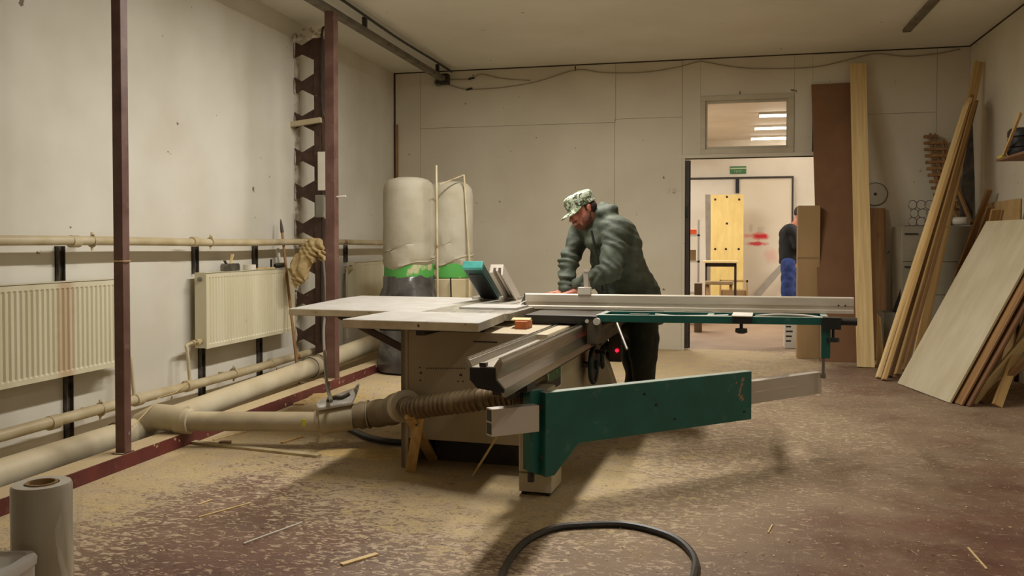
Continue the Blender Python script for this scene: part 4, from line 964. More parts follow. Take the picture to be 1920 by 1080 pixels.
# sliding beam
bu, v0, v1 = .045, -1.45, 2.25
bz = .80
prof = [(.045, .795), (.052, .806), (.064, .800), (.076, .772), (.110, .772), (.118, .776), (.172, .776), (.182, .792), (.193, .808), (.207, .806), (.213, .796), (.210, .780), (.190, .722), (.224, .684), (.224, .646), (.212, .652), (.205, .672), (.165, .700), (.10, .690), (.066, .725), (.066, .766), (.052, .790)]
m = MB(); m.prism(prof, v0, v1, lambda u, v, w_: V(u, w_, v)); bm_ = sb(m, 'sliding_beam', ALUV)
for uu, zz in ((.054, .808), (.200, .811)):
    m = MB(); m.cyl((uu, v0+.002, zz), (uu, v1, zz), .0055, 10); sb(m, 'guide_bar', CHROME, bm_, smooth=True)
m = MB(); m.prism([(.068, .770), (.180, .773), (.184, .722), (.219, .682), (.219, .668), (.102, .682), (.068, .718)], v0-.008, v0+.01, lambda u, v, w_: V(u, w_, v)); sb(m, 'beam_end_cap', DARK, bm_)
m = MB(); m.box(.108, .138, v0-.002, v0+.03, .774, .792); sb(m, 'stop_block', DARK2, bm_, bevel=.002)
m = MB(); m.box(.07, .16, v0+.3, 1.4, .60, .69); sb(m, 'beam_carrier', DARK2)
m = MB(); m.box(.08, .21, -1.05, -.90, .60, .66); m.tube([(.11, -.95, .62), (.06, -.80, .57), (.0, -.62, .53)], .050, 14); sb(m, 'dust_port', DARK)
# front support post
m = MB(); m.box(.055, .215, -.66, -.50, .115, .555); po = sb(m, 'support_post', CREAM, bevel=.008)
m = MB(); m.box(.060, .235, -.672, -.45, .02, .115); sb(m, 'post_base', CREAM, po, bevel=.004)
m = MB(); m.box(.07, .09, -.655, -.48, .0, .02); m.box(.20, .22, -.655, -.48, 0, .02); m.cyl((.14, -.6, 0), (.14, -.6, .02), .02, 10); sb(m, 'levelling_foot', DARK, po)
m = MB(); m.box(.10, .15, -.60, -.34, .50, .545); sb(m, 'post_head', DARK2, po)
# swing arm
A0 = V(.235, -.80, 0); A1 = V(1.205, .215, 0); ad_ = (A1-A0).normalized(); an = V(ad_.y, -ad_.x, 0); LA = (A1-A0).length
zq = lambda px, py, fr2: 0
arm = [(0, .56), (LA, .565), (LA, .285), (.20, .285), (.055, .14), (.0, .137)]
def arm_pt(u, v, w_): return A0+ad_*u+an*w_+V(0, 0, v)
m = MB(); m.prism(arm, -.055, .0, arm_pt); ar = sb(m, 'swing_arm', GREEN, bevel=.004)
m = MB(); m.prism([(-.06, .57), (.02, .57), (.02, .13), (-.06, .16)], -.12, -.05, arm_pt); sb(m, 'arm_hinge', GREEN, bevel=.004)
m = MB(); m.cyl(arm_pt(-.03, .10, -.09), arm_pt(-.03, .60, -.09), .018, 14); sb(m, 'hinge_pin', DARK2, smooth=True)
m = MB(); m.box(.20, .235, -.78, -.60, .22, .24); m.box(.20, .235, -.78, -.60, .47, .50); sb(m, 'hinge_bracket', DARK2)
m = MB()
for u, v in ((.62, .50), (.83, .345), (1.345, .335), (.70, .435)): m.cyl(arm_pt(u, v, 0.0), arm_pt(u, v, .003), .008, 10)
sb(m, 'bolt_hole', DARK, ar)
m = MB(); rr_ = random.Random(2)
for i in range(9):
    u = 1.30+rr_.uniform(-.02, .035); v = .52-i*.014; s = rr_.uniform(.006, .014); m.add([arm_pt(u-s, v-s, .0006), arm_pt(u+s*.7, v-s*.6, .0006), arm_pt(u+s, v+s, .0006), arm_pt(u-s*.6, v+s*.8, .0006)], [(0, 1, 2, 3)])
sb(m, 'worn_paint', mat('bare_patch', (150, 120, 90)), ar)
m = MB(); m.prism([(-.305, .375), (-.305, .508), (-.04, .503), (-.04, .372)], -.053, .006, arm_pt); inn = sb(m, 'telescopic_arm', ALUW, bevel=.002)
m = MB(); m.prism([(-.3065, .383), (-.3065, .438), (-.302, .438), (-.302, .383)], -.046, -.001, arm_pt); m.prism([(-.3065, .446), (-.3065, .501), (-.302, .501), (-.302, .446)], -.046, -.001, arm_pt); sb(m, 'tube_opening', DARK, inn)
m = MB(); m.prism([(LA-.01, .372), (LA+.59, .385), (LA+.59, .515), (LA-.01, .503)], -.053, -.003, arm_pt); sb(m, 'telescopic_arm', ALUW, bevel=.002)
m = MB(); m.prism([(LA+.02, .437), (LA+.37, .447), (LA+.37, .454), (LA+.02, .444)], -.003, -.001, arm_pt); sb(m, 'groove_line', ALU)
# carriage and crosscut frame
m = MB(); m.box(-.15, .30, .20, 1.45, .826, .862); m.box(-.14, .27, .205, .23, .812, .83); m.box(.02, .24, .36, 1.4, .812, .826); car = sb(m, 'carriage', DARK, bevel=.004)
m = MB(); m.box(-.135, .03, .22, .45, .70, .826); sb(m, 'carriage_guard', mat('dark_brown_cover', (44, 32, 28), (34, 26, 22), .5), bevel=.004)
m = MB(); m.box(.24, .31, .20, .32, .69, .845); m.bar((.27, .25, .72), (.30, 1.0, .74), .09, .04, (0, 0, 1)); m.bar((.26, .5, .66), (.36, .95, .80), .03, .03, (0, 0, 1)); sb(m, 'dusty_bracket', mat('dusty_bracket', (96, 84, 66), (66, 56, 44), .7, scale=9, dust=.7), bevel=.004)
q = V(.30, .19, .83); m = MB(); m.cyl(q, q+V(0, .02, 0), .022, 16); m.cyl(q+V(-.06, .005, -.0), q+V(-.06, .02, 0), .012, 10); sb(m, 'white_knob', WHITE, smooth=True)
m = MB(); m.cyl((.42, .22, .82), (.50, .10, .68), .009, 8); sb(m, 'lever_rod', STEEL, smooth=True)
F0 = V(.30, .30, .862); F1 = V(1.66, .53, .862)
N0 = V(.29, .27, .845); N1 = V(1.63, .44, .845)
cf = MB(); cf.bar(N0, N1, .032, .045, (0, 1, 0)); cf_ = sb(cf, 'crosscut_frame', GREEN, bevel=.003)
m = MB(); m.bar(V(.29, .60, .845), V(1.63, .76, .845), .032, .04, (0, 1, 0)); m.bar(V(1.62, .43, .845), V(1.62, .77, .845), .04, .04, (1, 0, 0)); m.bar(V(.30, .27, .845), V(.30, .62, .845), .04, .04, (1, 0, 0)); m.bar(V(.95, .36, .845), V(.95, .68, .845), .04, .03, (1, 0, 0)); sb(m, 'frame_tube', GREEN, bevel=.003)
q = V(1.13, .37, .87)
m = MB(); m.box(1.09, 1.20, .34, .48, .826, .868); sb(m, 'slider_block', DARK, bevel=.003); m = MB(); m.box(1.085, 1.205, .33, .60, .868, .874); sb(m, 'slider_plate', WHITE, bevel=.002)
m = MB(); m.lathe([(.010, 0), (.010, -.03), (.034, -.032), (.036, -.055), (.018, -.062), (0, -.062)], (1.14, .38, .826), 18); sb(m, 'star_knob', DARK, smooth=True)
m = MB(); m.box(.48, .60, .30, .36, .842, .872); sb(m, 'slider_block', DARK, bevel=.003)
m = MB(); m.tube(smoothpath([(.62, .45, .86), (.75, .47, .852), (.95, .50, .856), (1.06, .49, .862)]), .006, 8); m.tube(smoothpath([(1.22, .5, .862), (1.35, .53, .87), (1.5, .54, .868), (1.6, .5, .86)]), .006, 8); sb(m, 'white_cable', WHITE, smooth=True)
m = MB(); m.box(1.60, 1.70, .40, .50, .80, .868); m.cyl((1.70, .45, .845), (1.79, .45, .845), .024, 14); m.lathe([(.008, 0), (.008, -.05), (.034, -.052), (.036, -.075), (0, -.08)], (1.66, .44, .80), 16); sb(m, 'end_clamp', DARK, smooth=True)
m = MB(); m.box(1.595, 1.645, .44, .49, .625, .825); hb = sb(m, 'hanging_bracket', GREEN, bevel=.003)
m = MB(); m.box(1.590, 1.596, .44, .475, .625, .86); sb(m, 'bracket_edge', ALUD, hb)
m = MB(); m.cyl((1.61, .50, .50), (1.61, .48, .64), .009, 10); m.cyl((1.61, .50, .50), (1.61, .50, .525), .016, 10); sb(m, 'support_rod', STEEL, hb, smooth=True)
# crosscut fence
f0 = V(-.265, .60, 0); f1 = V(1.80, .745, 0); fd = (f1-f0).normalized(); fn = V(-fd.y, fd.x, 0); LF = (f1-f0).length
z0 = .868; prof = [(0, 0), (0, .018), (.006, .024), (.006, .042), (0, .048), (0, .094), (.004, .100), (.05, .100), (.05, .09), (.044, .08), (.044, .02), (.05, .012), (.05, 0)]
m = MB(); m.prism([(a_, z0+b_) for a_, b_ in prof], 0, LF, lambda u, v, w_: f0+fd*w_+fn*u+V(0, 0, v)); fe = sb(m, 'crosscut_fence', ALU)
m = MB(); m.prism([(-.002, z0-.0005), (.052, z0-.0005), (.052, z0+.101), (-.002, z0+.101)], -.003, .003, lambda u, v, w_: f0+fd*w_+fn*u+V(0, 0, v)); sb(m, 'fence_end_cap', DARK2, fe)
m = MB()
for s in (LF-.05, LF-.09): m.cyl(f0+fd*s+fn*-.001+V(0, 0, z0+.05), f0+fd*s+fn*.002+V(0, 0, z0+.05), .006, 8)
sb(m, 'screw', DARK2, fe)
us = .40; q = f0+fd*us
m = MB(); m.prism([(-.008, z0+.096), (.058, z0+.096), (.058, z0+.145), (-.008, z0+.145)], us-.042, us+.042, lambda u, v, w_: f0+fd*w_+fn*u+V(0, 0, v)); st_ = sb(m, 'flip_stop', WHITE, fe, bevel=.003)
m = MB(); m.bar(f0+fd*(us+.012)+fn*.02+V(0, 0, z0+.14), f0+fd*(us+.006)+fn*.02+V(0, 0, z0+.25), .03, .025, tuple(fd)); m.bar(f0+fd*(us+.012)+fn*.03+V(0, 0, z0+.23), f0+fd*(us+.034)+fn*.03+V(0, 0, z0+.14), .012, .012, tuple(fd)); m.box(q.x-.006, q.x+.03, q.y+.005, q.y+.045, z0+.245, z0+.258); sb(m, 'stop_upright', ALUW, st_ if False else fe)
m = MB(); m.tube(smoothpath([(-.20, .52, .80), (-.27, .48, .84), (-.28, .55, .90), (-.24, .62, .92), (-.19, .66, .90)]), .0035, 6); sb(m, 'thin_cable', WHITE, smooth=True)
# pieces lying on the saw
ws = SM @ V(-.48, .62, .8815)
props(MB().box(-.62, -.24, .30, .62, .880, .892, M=SM).build('white_workpiece', MELA, bevel=.001), 'thin white board offcut lying flat on the saw table by the blade', 'board')
wp = thing('work_board', 'pale board being cut, lying behind the crosscut fence under the man\'s hands', 'board', tuple(SM @ V(.0, .95, .862)))
MB().box(-.22, .95, .72, 1.12, .8625, .930, M=SM).build('board', MELA, wp, bevel=.002)
props(MB().box(-.155, -.115, -.02, .05, .84, .90, M=SM).build('wood_offcut', mat('orange_wood', (138, 92, 62), (120, 78, 50)), bevel=.002), 'small orange brown wood block at the corner of the front table', 'offcut') if False else None
of = thing('wood_offcut', 'small orange brown offcut with pale top lying between table corner and beam', 'offcut', tuple(SM @ V(-.09, .0, .80)))
MB().box(-.13, -.06, -.10, .04, .8005, .845, M=SM).build('block', mat('orange_wood', (196, 112, 56), (170, 90, 44)), of, bevel=.002)
MB().box(-.17, -.06, -.04, .10, .8455, .853, M=SM @ Matrix.Rotation(.2, 4, 'Z')).build('pale_chip', PINEL, of)
# thin stick leaning under the arm
props(MB().bar(fl(885, 894), at(986, 733, 4.62), .010, .010).build('thin_stick', PINEL), 'thin pale stick leaning against the front support post of the saw', 'stick')
# ================================================================== THE MAN AT THE SAW
def T(v): return tuple(v)
def rows(a, b, c): return [tuple(a), tuple(b), tuple(c)]
hip = at(1196, 560, 6.30)
man = thing('person', 'man in camouflage cap and olive jacket leaning over the saw fence, hands on a board', 'person', (hip.x, hip.y, 0))
hf = (-_R*.80 - _U*.40 - _F*.42).normalized()
hu = (_U*.9 - _R*.42); hu = (hu - hf*hu.dot(hf)).normalized(); hs = hf.cross(hu)      # hs: towards his right
HC = at(1091, 394, 6.08)
def hp(f, s, u): return HC + hf*f + hs*s + hu*u
SHn = at(1155, 436, 6.00); SHf = at(1092, 430, 6.33)
ELn = at(1143, 508, 5.86); WRn = at(1090, 533, 5.94)
ELf = at(1066, 492, 6.22); WRf = at(1061, 536, 6.10)
body = []
HAX = rows(hf, hs, hu)
body += [('e', T(hp(-.012, 0, .035)), (.098, .078, .088), HAX, .0), ('e', T(hp(.028, 0, -.03)), (.072, .064, .088), HAX, .03),
         ('e', T(hp(.050, 0, -.085)), (.040, .042, .034), HAX, .03), ('c', T(hp(.01, .03, -.06)), T(hp(.045, .02, -.09)), .028, .024, .03), ('c', T(hp(.01, -.03, -.06)), T(hp(.045, -.02, -.09)), .028, .024, .03),
         ('c', T(hp(.090, 0, .005)), T(hp(.118, 0, -.032)), .009, .013, .012), ('e', T(hp(.110, .010, -.036)), (.011, .008, .008), HAX, .008), ('e', T(hp(.110, -.010, -.036)), (.011, .008, .008), HAX, .008),
         ('c', T(hp(.088, -.03, .022)), T(hp(.088, .03, .022)), .010, .010, .015), ('c', T(hp(.098, -.018, -.062)), T(hp(.098, .018, -.062)), .006, .006, .006), ('c', T(hp(.096, -.014, -.072)), T(hp(.096, .014, -.072)), .007, .007, .006),
         ('e', T(hp(.073, .036, -.022)), (.022, .022, .018), HAX, .02), ('e', T(hp(.073, -.036, -.022)), (.022, .022, .018), HAX, .02)]
for s in (-1, 1):
    body += [('e', T(hp(-.012, s*.078, -.008)), (.017, .008, .030), HAX, .006), ('e', T(hp(-.018, s*.083, .006)), (.016, .006, .016), HAX, .006)]
NB = at(1122, 415, 6.17)
body += [('c', T(hp(-.03, 0, -.05)), T(NB), .054, .062, .03)]
CH = at(1150, 462, 6.20); WA = at(1172, 512, 6.25); PE = at(1192, 562, 6.30)
body += [('c', T(NB), T(CH), .07, .13, .05), ('c', T(CH), T(WA), .13, .12, .05), ('c', T(WA), T(PE), .12, .14, .05), ('c', T(SHn), T(SHf), .06, .06, .05)]
for a, e_, w_ in ((SHn, ELn, WRn), (SHf, ELf, WRf)):
    body += [('c', T(a), T(e_), .055, .042, .03), ('c', T(e_), T(w_), .042, .029, .03)]
HPn = at(1203, 590, 6.18); HPf = at(1184, 592, 6.42); KNn = at(1206, 672, 6.16); KNf = at(1192, 674, 6.40)
ANn = Vector((at(1210, 760, 6.24).x, at(1210, 760, 6.24).y, .10)); ANf = Vector((at(1190, 760, 6.46).x, at(1190, 760, 6.46).y, .10))
for h_, k_, a_ in ((HPn, KNn, ANn), (HPf, KNf, ANf)):
    body += [('c', T(h_), T(k_), .085, .058, .05), ('c', T(k_), T(a_), .058, .04, .03), ('c', T(a_), T(a_+_R*-.14+V(0, 0, -.05)), .035, .03, .02)]
# hands flat on the board: palm, four fingers, thumb at the side
def hand(wr, tip, side, sgn):
    d = (tip-wr); d.z *= .5; d.normalize(); up = V(0, 0, 1); sd = up.cross(d).normalized()
    p0 = wr + d*.015; p0.z = wr.z; kn = wr + d*.085; kn.z = .952
    out = [('c', T(wr), T(p0), .027, .027, .02)]
    for i, (o_, L_) in enumerate(((-.030, .070), (-.010, .082), (.011, .077), (.031, .058))):
        a = wr + d*.02 + sd*o_*.5; b = kn + sd*o_; c = b + d*L_*.5 + sd*o_*.18; c.z = .950; e2 = c + d*L_*.48 + sd*o_*.12; e2.z = .939
        out += [('c', T(a), T(b), .019, .0125, .014), ('c', T(b), T(c), .0105, .0090, .004), ('c', T(c), T(e2), .0090, .0075, .003)]
    a = wr + d*.025 + sd*sgn*.025; b = a + d*.035 + sd*sgn*.028; b.z = .946; c = b + d*.034 + sd*sgn*.006; c.z = .940
    out += [('c', T(a), T(b), .017, .012, .012), ('c', T(b), T(c), .0115, .009, .003)]
    return out
Wn = at(1082, 540, 5.93); Wf = at(1064, 543, 6.10)
Wn.z = .965; Wf.z = .968
body += [('c', T(WRn), T(Wn), .029, .025, .02), ('c', T(WRf), T(Wf), .029, .025, .02)]
body += hand(Wn, at(1040, 549, 5.93), 0, 1 if False else -1) + hand(Wf, at(1034, 549, 6.12), 0, 1)
bd = npmesh('body', sdf(body, .0052, .05), SKIN, man, relax=1)
# beard and hair
br = [('e', T(hp(.052, 0, -.098)), (.044, .042, .030), HAX, .02), ('c', T(hp(-.002, .064, -.035)), T(hp(.050, .034, -.098)), .016, .022, .02), ('c', T(hp(-.002, -.064, -.035)), T(hp(.050, -.034, -.098)), .016, .022, .02),
      ('e', T(hp(.026, .044, -.068)), (.042, .028, .034), HAX, .02), ('e', T(hp(.026, -.044, -.068)), (.042, .028, .034), HAX, .02),
      ('c', T(hp(.098, -.022, -.054)), T(hp(.098, .022, -.054)), .0075, .0075, .008), ('c', T(hp(.086, -.024, -.084)), T(hp(.086, .024, -.084)), .013, .013, .01)]
npmesh('beard', sdf(br, .005, .04, lambda X, Y, Z: .002*np.sin(X*400)*np.sin(Y*380+Z*300)), BEARD, man, relax=0)
hr = [('e', T(hp(-.045, 0, .0)), (.072, .082, .062), HAX, .0), ('c', T(hp(.006, .074, .02)), T(hp(.008, .072, -.01)), .009, .007, .01), ('c', T(hp(.006, -.074, .02)), T(hp(.008, -.072, -.01)), .009, .007, .01)]
npmesh('hair', sdf(hr, .005, .04), mat('dark_hair', (58, 42, 32), (44, 32, 26), .9, bump=.5, bscale=120), man, relax=0)
for s in (-1, 1):
    m = MB(); c_ = hp(.080, s*.031, -.002); m.lathe([(0, -.011), (.008, -.008), (.011, 0), (.008, .008), (0, .011)], c_, 14, hf); m.build('eye', mat('eye', (60, 46, 38), None, .2), man, smooth=True)
# cap: tall soft crown, band, brim
CC = hp(-.012, 0, .075)
def capf(X, Y, Z):
    u = (X-CC.x)*hu.x+(Y-CC.y)*hu.y+(Z-CC.z)*hu.z; f = (X-CC.x)*hf.x+(Y-CC.y)*hf.y+(Z-CC.z)*hf.z; s = (X-CC.x)*hs.x+(Y-CC.y)*hs.y+(Z-CC.z)*hs.z
    r = np.sqrt((f/.116)**2+(s/.094)**2)
    side = (r-1-.05*np.clip(u/.06, -.5, .3)+2.6*np.clip(u-.012, 0, .1)+.02*np.sin(np.arctan2(s, f)*9+u*30))*.1
    top = u-.054+.026*r**4+.002*np.sin(f*60+s*30); bot = -u-.052+ .10*np.clip(-f, 0, .1)*0
    d = np.maximum(np.maximum(side, top), bot)
    # brim: thin curved sheet in front
    bu_ = u+.044+(f-.09)*.30+ (s*s)*3.2; bl = np.sqrt(((f-.09)/.098)**2+(s/.088)**2)-1
    br_ = np.maximum(np.maximum(np.abs(bu_)-.0055, bl*.09), .05-f)
    return np.minimum(d, br_)
c_lo = np.array(CC)-.24; n_ = int(.48/.0045)
XX, YY, ZZ = np.meshgrid(*[c_lo[i]+np.arange(n_)*.0045 for i in range(3)], indexing='ij')
npmesh('cap', grid_mesh(capf(XX, YY, ZZ), c_lo, .0045), CAMO, man, relax=1)
# jacket
jk = [('c', T(NB), T(CH), .105, .150, .06), ('c', T(CH), T(WA), .150, .155, .06), ('c', T(WA), T(PE), .155, .175, .06), ('c', T(SHn), T(SHf), .085, .085, .07),
      ('e', T(at(1168, 470, 6.10)), (.14, .15, .20), None, .07), ('c', T(PE), T(at(1196, 592, 6.30)), .175, .18, .05), ('c', T(at(1150, 545, 6.22)), T(at(1150, 590, 6.24)), .11, .12, .05),
      ('c', T(at(1140, 440, 6.2)), T(at(1128, 520, 6.2)), .10, .09, .06), ('c', T(at(1200, 540, 6.28)), T(at(1212, 595, 6.30)), .12, .115, .05),
      ('e', T(at(1150, 430, 6.10)), (.13, .15, .11), None, .06)]
for a, e_, w_, r0, r1, r2 in ((SHn, ELn, WRn, .092, .079, .056), (SHf, ELf, WRf, .086, .070, .054)):
    jk += [('c', T(a), T(e_), r0, r1, .04), ('c', T(e_), T(w_), r1, r2, .03), ('c', T(w_), T(w_+(w_-e_).normalized()*.02), r2*.92, r2*.95, .01)]
# hood lying behind the neck, collar
for i in range(9):
    a = math.radians(-118+i*29.5); c_ = NB + (-hf)*.0; c_ = at(1126, 404, 6.17) + _R*(math.cos(a)*.088) + _F*(math.sin(a)*.10) + _U*(.022*math.cos(a)+.012)
    jk.append(('e', T(c_), (.038, .038, .036), None, .028))
jk += [('e', T(at(1142, 393, 6.17)), (.062, .085, .042), None, .03), ('e', T(at(1131, 386, 6.2)), (.038, .06, .036), None, .03), ('c', T(at(1106, 425, 6.10)), T(at(1112, 455, 6.06)), .050, .06, .04)]
fa = folds(.0085, 62, 44, .7)
def jdisp(X, Y, Z):
    base = fa(X, Y, Z)
    # deep creases round the near elbow and over the sleeve
    for c_, n_, ph in ((ELn, (.8, .2, .6), 0), (at(1158, 462, 5.95), (.5, .1, .9), 1.3), (at(1110, 525, 5.9), (.9, 0, -.4), 2.), (ELf, (.3, .1, 1.), .4), (at(1064, 515, 6.1), (.1, .1, 1.), 2.2)):
        dd_ = ((X-c_.x)**2+(Y-c_.y)**2+(Z-c_.z)**2)
        base = base + .012*np.exp(-dd_/.012)*np.sin((X*n_[0]+Y*n_[1]+Z*n_[2])*105+ph+1.5*np.sin(Z*30+Y*20))
    return base
zh = at(1196, 606, 6.3).z
jacket = npmesh('jacket', sdf(jk, .0085, .08, jdisp, clip=lambda X, Y, Z: zh+.01*np.sin(X*18)-Z), JACKET, man, relax=1)
for a_, b_ in ((WRn, Wn), (WRf, Wf)):
    dd_ = (b_-a_).normalized(); m = MB(); m.tube([a_-dd_*.005, a_+dd_*.0, a_+dd_*.028, a_+dd_*.030], [.052, .056, .053, .046], 20); m.build('cuff', TROUS, man, smooth=True)
# jacket details: zip flap, sleeve pocket flap, shoulder strap
m = MB(); m.tube(smoothpath([at(1109, 432, 5.985), at(1116, 468, 6.0), at(1124, 505, 6.0), at(1130, 545, 6.0)]), .008, 6); m.build('zip_flap', TROUS, man, smooth=True)
# trousers
tr_ = [('c', T(PE+V(0, 0, -.02)), T(at(1196, 600, 6.3)), .15, .15, .04)]
for h_, k_, a_ in ((HPn, KNn, ANn), (HPf, KNf, ANf)):
    tr_ += [('c', T(h_), T(k_), .125, .092, .05), ('c', T(k_), T(a_+V(0, 0, .04)), .090, .070, .04)]
tr_ += [('e', T(at(1228, 642, 6.16)), (.035, .06, .075), None, .02)]
npmesh('trousers', sdf(tr_, .010, .07, folds(.008, 30, 22, 2.)), TROUS, man, relax=1)
m_ = []
for a_ in (ANn, ANf):
    m_ += [('c', T(Vector((a_.x, a_.y, .06))), T(Vector((a_.x, a_.y, .17))), .055, .052, .02), ('c', T(Vector((a_.x, a_.y, .045))), T(Vector((a_.x, a_.y, .042))-_R*.19), .046, .042, .03)]
npmesh('boots', sdf(m_, .009, .05, clip=lambda X, Y, Z: .002-Z), BOOT, man, relax=1)

# ================================================================== THE MAN IN THE BACK ROOM
b_ = at(1477, 495, 14.5)
man2 = thing('person', 'man in black pullover and blue jeans seen from behind in the back room', 'person', (b_.x, b_.y, 0))
d_ = 14.5
body2 = [('e', T(at(1502, 401, d_)), (.10, .10, .125), None, .0), ('c', T(at(1497, 410, d_)), T(at(1488, 425, d_)), .055, .06, .03), ('c', T(at(1480, 432, d_-.12)), T(at(1486, 432, d_+.15)), .08, .08, .04),
         ('c', T(at(1480, 440, d_)), T(at(1479, 495, d_)), .14, .13, .05), ('c', T(at(1478, 500, d_-.09)), T(at(1478, 600, d_-.09)), .08, .045, .04), ('c', T(at(1480, 500, d_+.09)), T(at(1482, 600, d_+.09)), .08, .045, .04),
         ('c', T(at(1488, 432, d_-.16)), T(at(1497, 462, d_-.2)), .05, .04, .03), ('c', T(at(1497, 462, d_-.2)), T(at(1512, 470, d_-.1)), .04, .03, .03), ('e', T(at(1514, 471, d_-.1)), (.05, .04, .03), None, .02),
         ('c', T(Vector((at(1478, 600, d_-.09).x, at(1478, 600, d_-.09).y, .05))), T(Vector((at(1490, 600, d_-.09).x, at(1490, 600, d_-.09).y, .04))), .05, .045, .03),
         ('c', T(Vector((at(1482, 600, d_+.09).x, at(1482, 600, d_+.09).y, .05))), T(Vector((at(1494, 600, d_+.09).x, at(1494, 600, d_+.09).y, .04))), .05, .045, .03)]
npmesh('body', sdf(body2, .013, .06), SKIN, man2)
pl = [('c', T(at(1481, 432, d_-.14)), T(at(1486, 432, d_+.17)), .105, .10, .05), ('c', T(at(1480, 440, d_)), T(at(1478, 488, d_)), .17, .155, .05), ('c', T(at(1486, 436, d_-.18)), T(at(1495, 462, d_-.2)), .075, .06, .03), ('c', T(at(1495, 462, d_-.2)), T(at(1506, 468, d_-.12)), .06, .05, .03)]
npmesh('pullover', sdf(pl, .014, .07, folds(.008), clip=lambda X, Y, Z: at(1478, 495, d_).z-Z), BLACKCLOTH, man2)
jn = [('c', T(at(1478, 495, d_-.08)), T(at(1476, 545, d_-.09)), .125, .10, .05), ('c', T(at(1476, 545, d_-.09)), T(at(1478, 590, d_-.09)), .10, .085, .03), ('c', T(at(1481, 495, d_+.08)), T(at(1482, 545, d_+.09)), .125, .10, .05), ('c', T(at(1482, 545, d_+.09)), T(at(1482, 590, d_+.09)), .10, .085, .03)]
npmesh('jeans', sdf(jn, .014, .07, folds(.008)), JEANS, man2)
npmesh('hair', sdf([('e', T(at(1501, 398, d_)), (.108, .105, .115), None, 0)], .012, .04, clip=lambda X, Y, Z: at(1500, 404, d_).z-Z), MATS['dark_hair'], man2)

# ================================================================== BOARDS ON THE BACK AND RIGHT WALLS
def lean(name, pb, dz, ptop, wd, width, thick, m, label, cat='plank', group=None, ax=1, v=None):
    return board(name, pb, ptop, wd, width, thick, m, label, cat, group)
a = fl(1561, 689); b = on(1561, 156, 1, YB-.03); b.y = YB-.035
s0 = Vector(((fl(1524, 690)+fl(1600, 690))/2)); s0.x = 1.36; s0.y = 10.02
t0 = Vector((1.315, 10.655, on(1561, 156, 1, 10.62).z))
wdt = on(1600, 400, 1, 10.3).x-on(1523, 400, 1, 10.3).x
board('hardboard_sheet', s0, t0, (1, 0, 0), wdt, .016, FIBRE, 'tall dark brown hardboard sheet leaning beside the doorway', 'sheet', bevel=.001)
s1 = Vector((1.555, 9.62, .004)); t1 = Vector((1.60, 10.60, on(1616, 119, 1, 10.6).z))
board('plank', s1, t1, (1, 0, 0), .172, .03, PINEL, 'tall pale planed plank standing in front of the brown hardboard sheet', 'plank')
s2 = on(1640, 640, 1, 10.35); board('plank', Vector((1.80, 10.30, .004)), Vector((1.83, 10.66, 1.71)), (1, 0, 0), .17, .022, PINED, 'shorter dark orange brown plank behind the tall pale plank', 'plank')
# small offcut triangle
q = fl(1637, 684)
m = MB(); q = V(1.70, 9.86, 0); m.prism([(0, 0), (.075, 0), (.05, .5), (.015, .55)], 0, .02, lambda u, v, w_: q+V(u, w_+v*.12, v)); props(m.build('wedge_offcut', PINEL), 'short pointed pale offcut leaning at the foot of the tall pale plank', 'offcut')
# circular saw blade hung on the wall
q = on(1641, 364, 1, YB-.012); R_ = on(1664, 364, 1, YB-.01).x-q.x
bl = thing('circular_saw_blade', 'round toothed steel saw blade hanging on the back wall beside the tall plank', 'saw blade', tuple(q))
m = MB(); n = 96; poly = []
for i in range(n):
    a = 2*math.pi*i/n; r = R_*(1.0 if i % 4 == 0 else (.955 if i % 4 == 1 else .97)); poly.append((r*math.cos(a), r*math.sin(a)))
m.prism(poly, -.003, 0, lambda u, v, w_: q+V(u, w_, v)); m.build('blade_disc', mat('brushed_blade', (176, 170, 160), None, .3, .9), bl)
m = MB(); m.lathe([(.018, 0), (.018, .006), (0, .006)], q+V(0, -.003, 0), 20, (0, -1, 0)); m.build('hub', DARK2, bl)
lathe_ring(R_*.98, .004, q+V(0, -.003, 0), (0, 1, 0), 48, 5).build('toothed_rim', DARK2, bl)
# filing cabinet
fc = thing('filing_cabinet', 'grey metal drawer cabinet in the corner behind the leaning planks', 'cabinet', (2.33, 10.3, 0))
x0_ = on(1690, 500, 1, 10.1).x; zt = on(1750, 424, 1, 10.1).z
MB().box(x0_, 2.70, 10.11, 10.62, 0, zt).build('cabinet_body', CABG, fc, bevel=.004)
n = 4; hgt = (zt-.06)/n
for i in range(n):
    z0 = .03+i*hgt; dr = MB().box(x0_+.012, 2.688, 10.10, 10.11, z0+.006, z0+hgt-.006).build('drawer', CABG, fc, bevel=.002)
    m = MB(); m.box(x0_+.03, x0_+.16, 10.085, 10.10, z0+hgt-.06, z0+hgt-.045); m.build('handle', DARK2, dr)
props(MB().box(1.80, 1.99, 10.05, 10.4, 0, .55).build('grey_carton', GREYB, bevel=.006), 'dark grey box on the floor between the short plank and the drawer cabinet', 'box')
m = MB(); m.prism([(0, 0), (.10, 0), (.10, .30)], 0, .012, lambda u, v, w_: V(1.90+u, 10.12+w_, .551+v)); props(m.build('dark_offcut', DARK), 'black triangular offcut standing on the dark grey box', 'offcut')
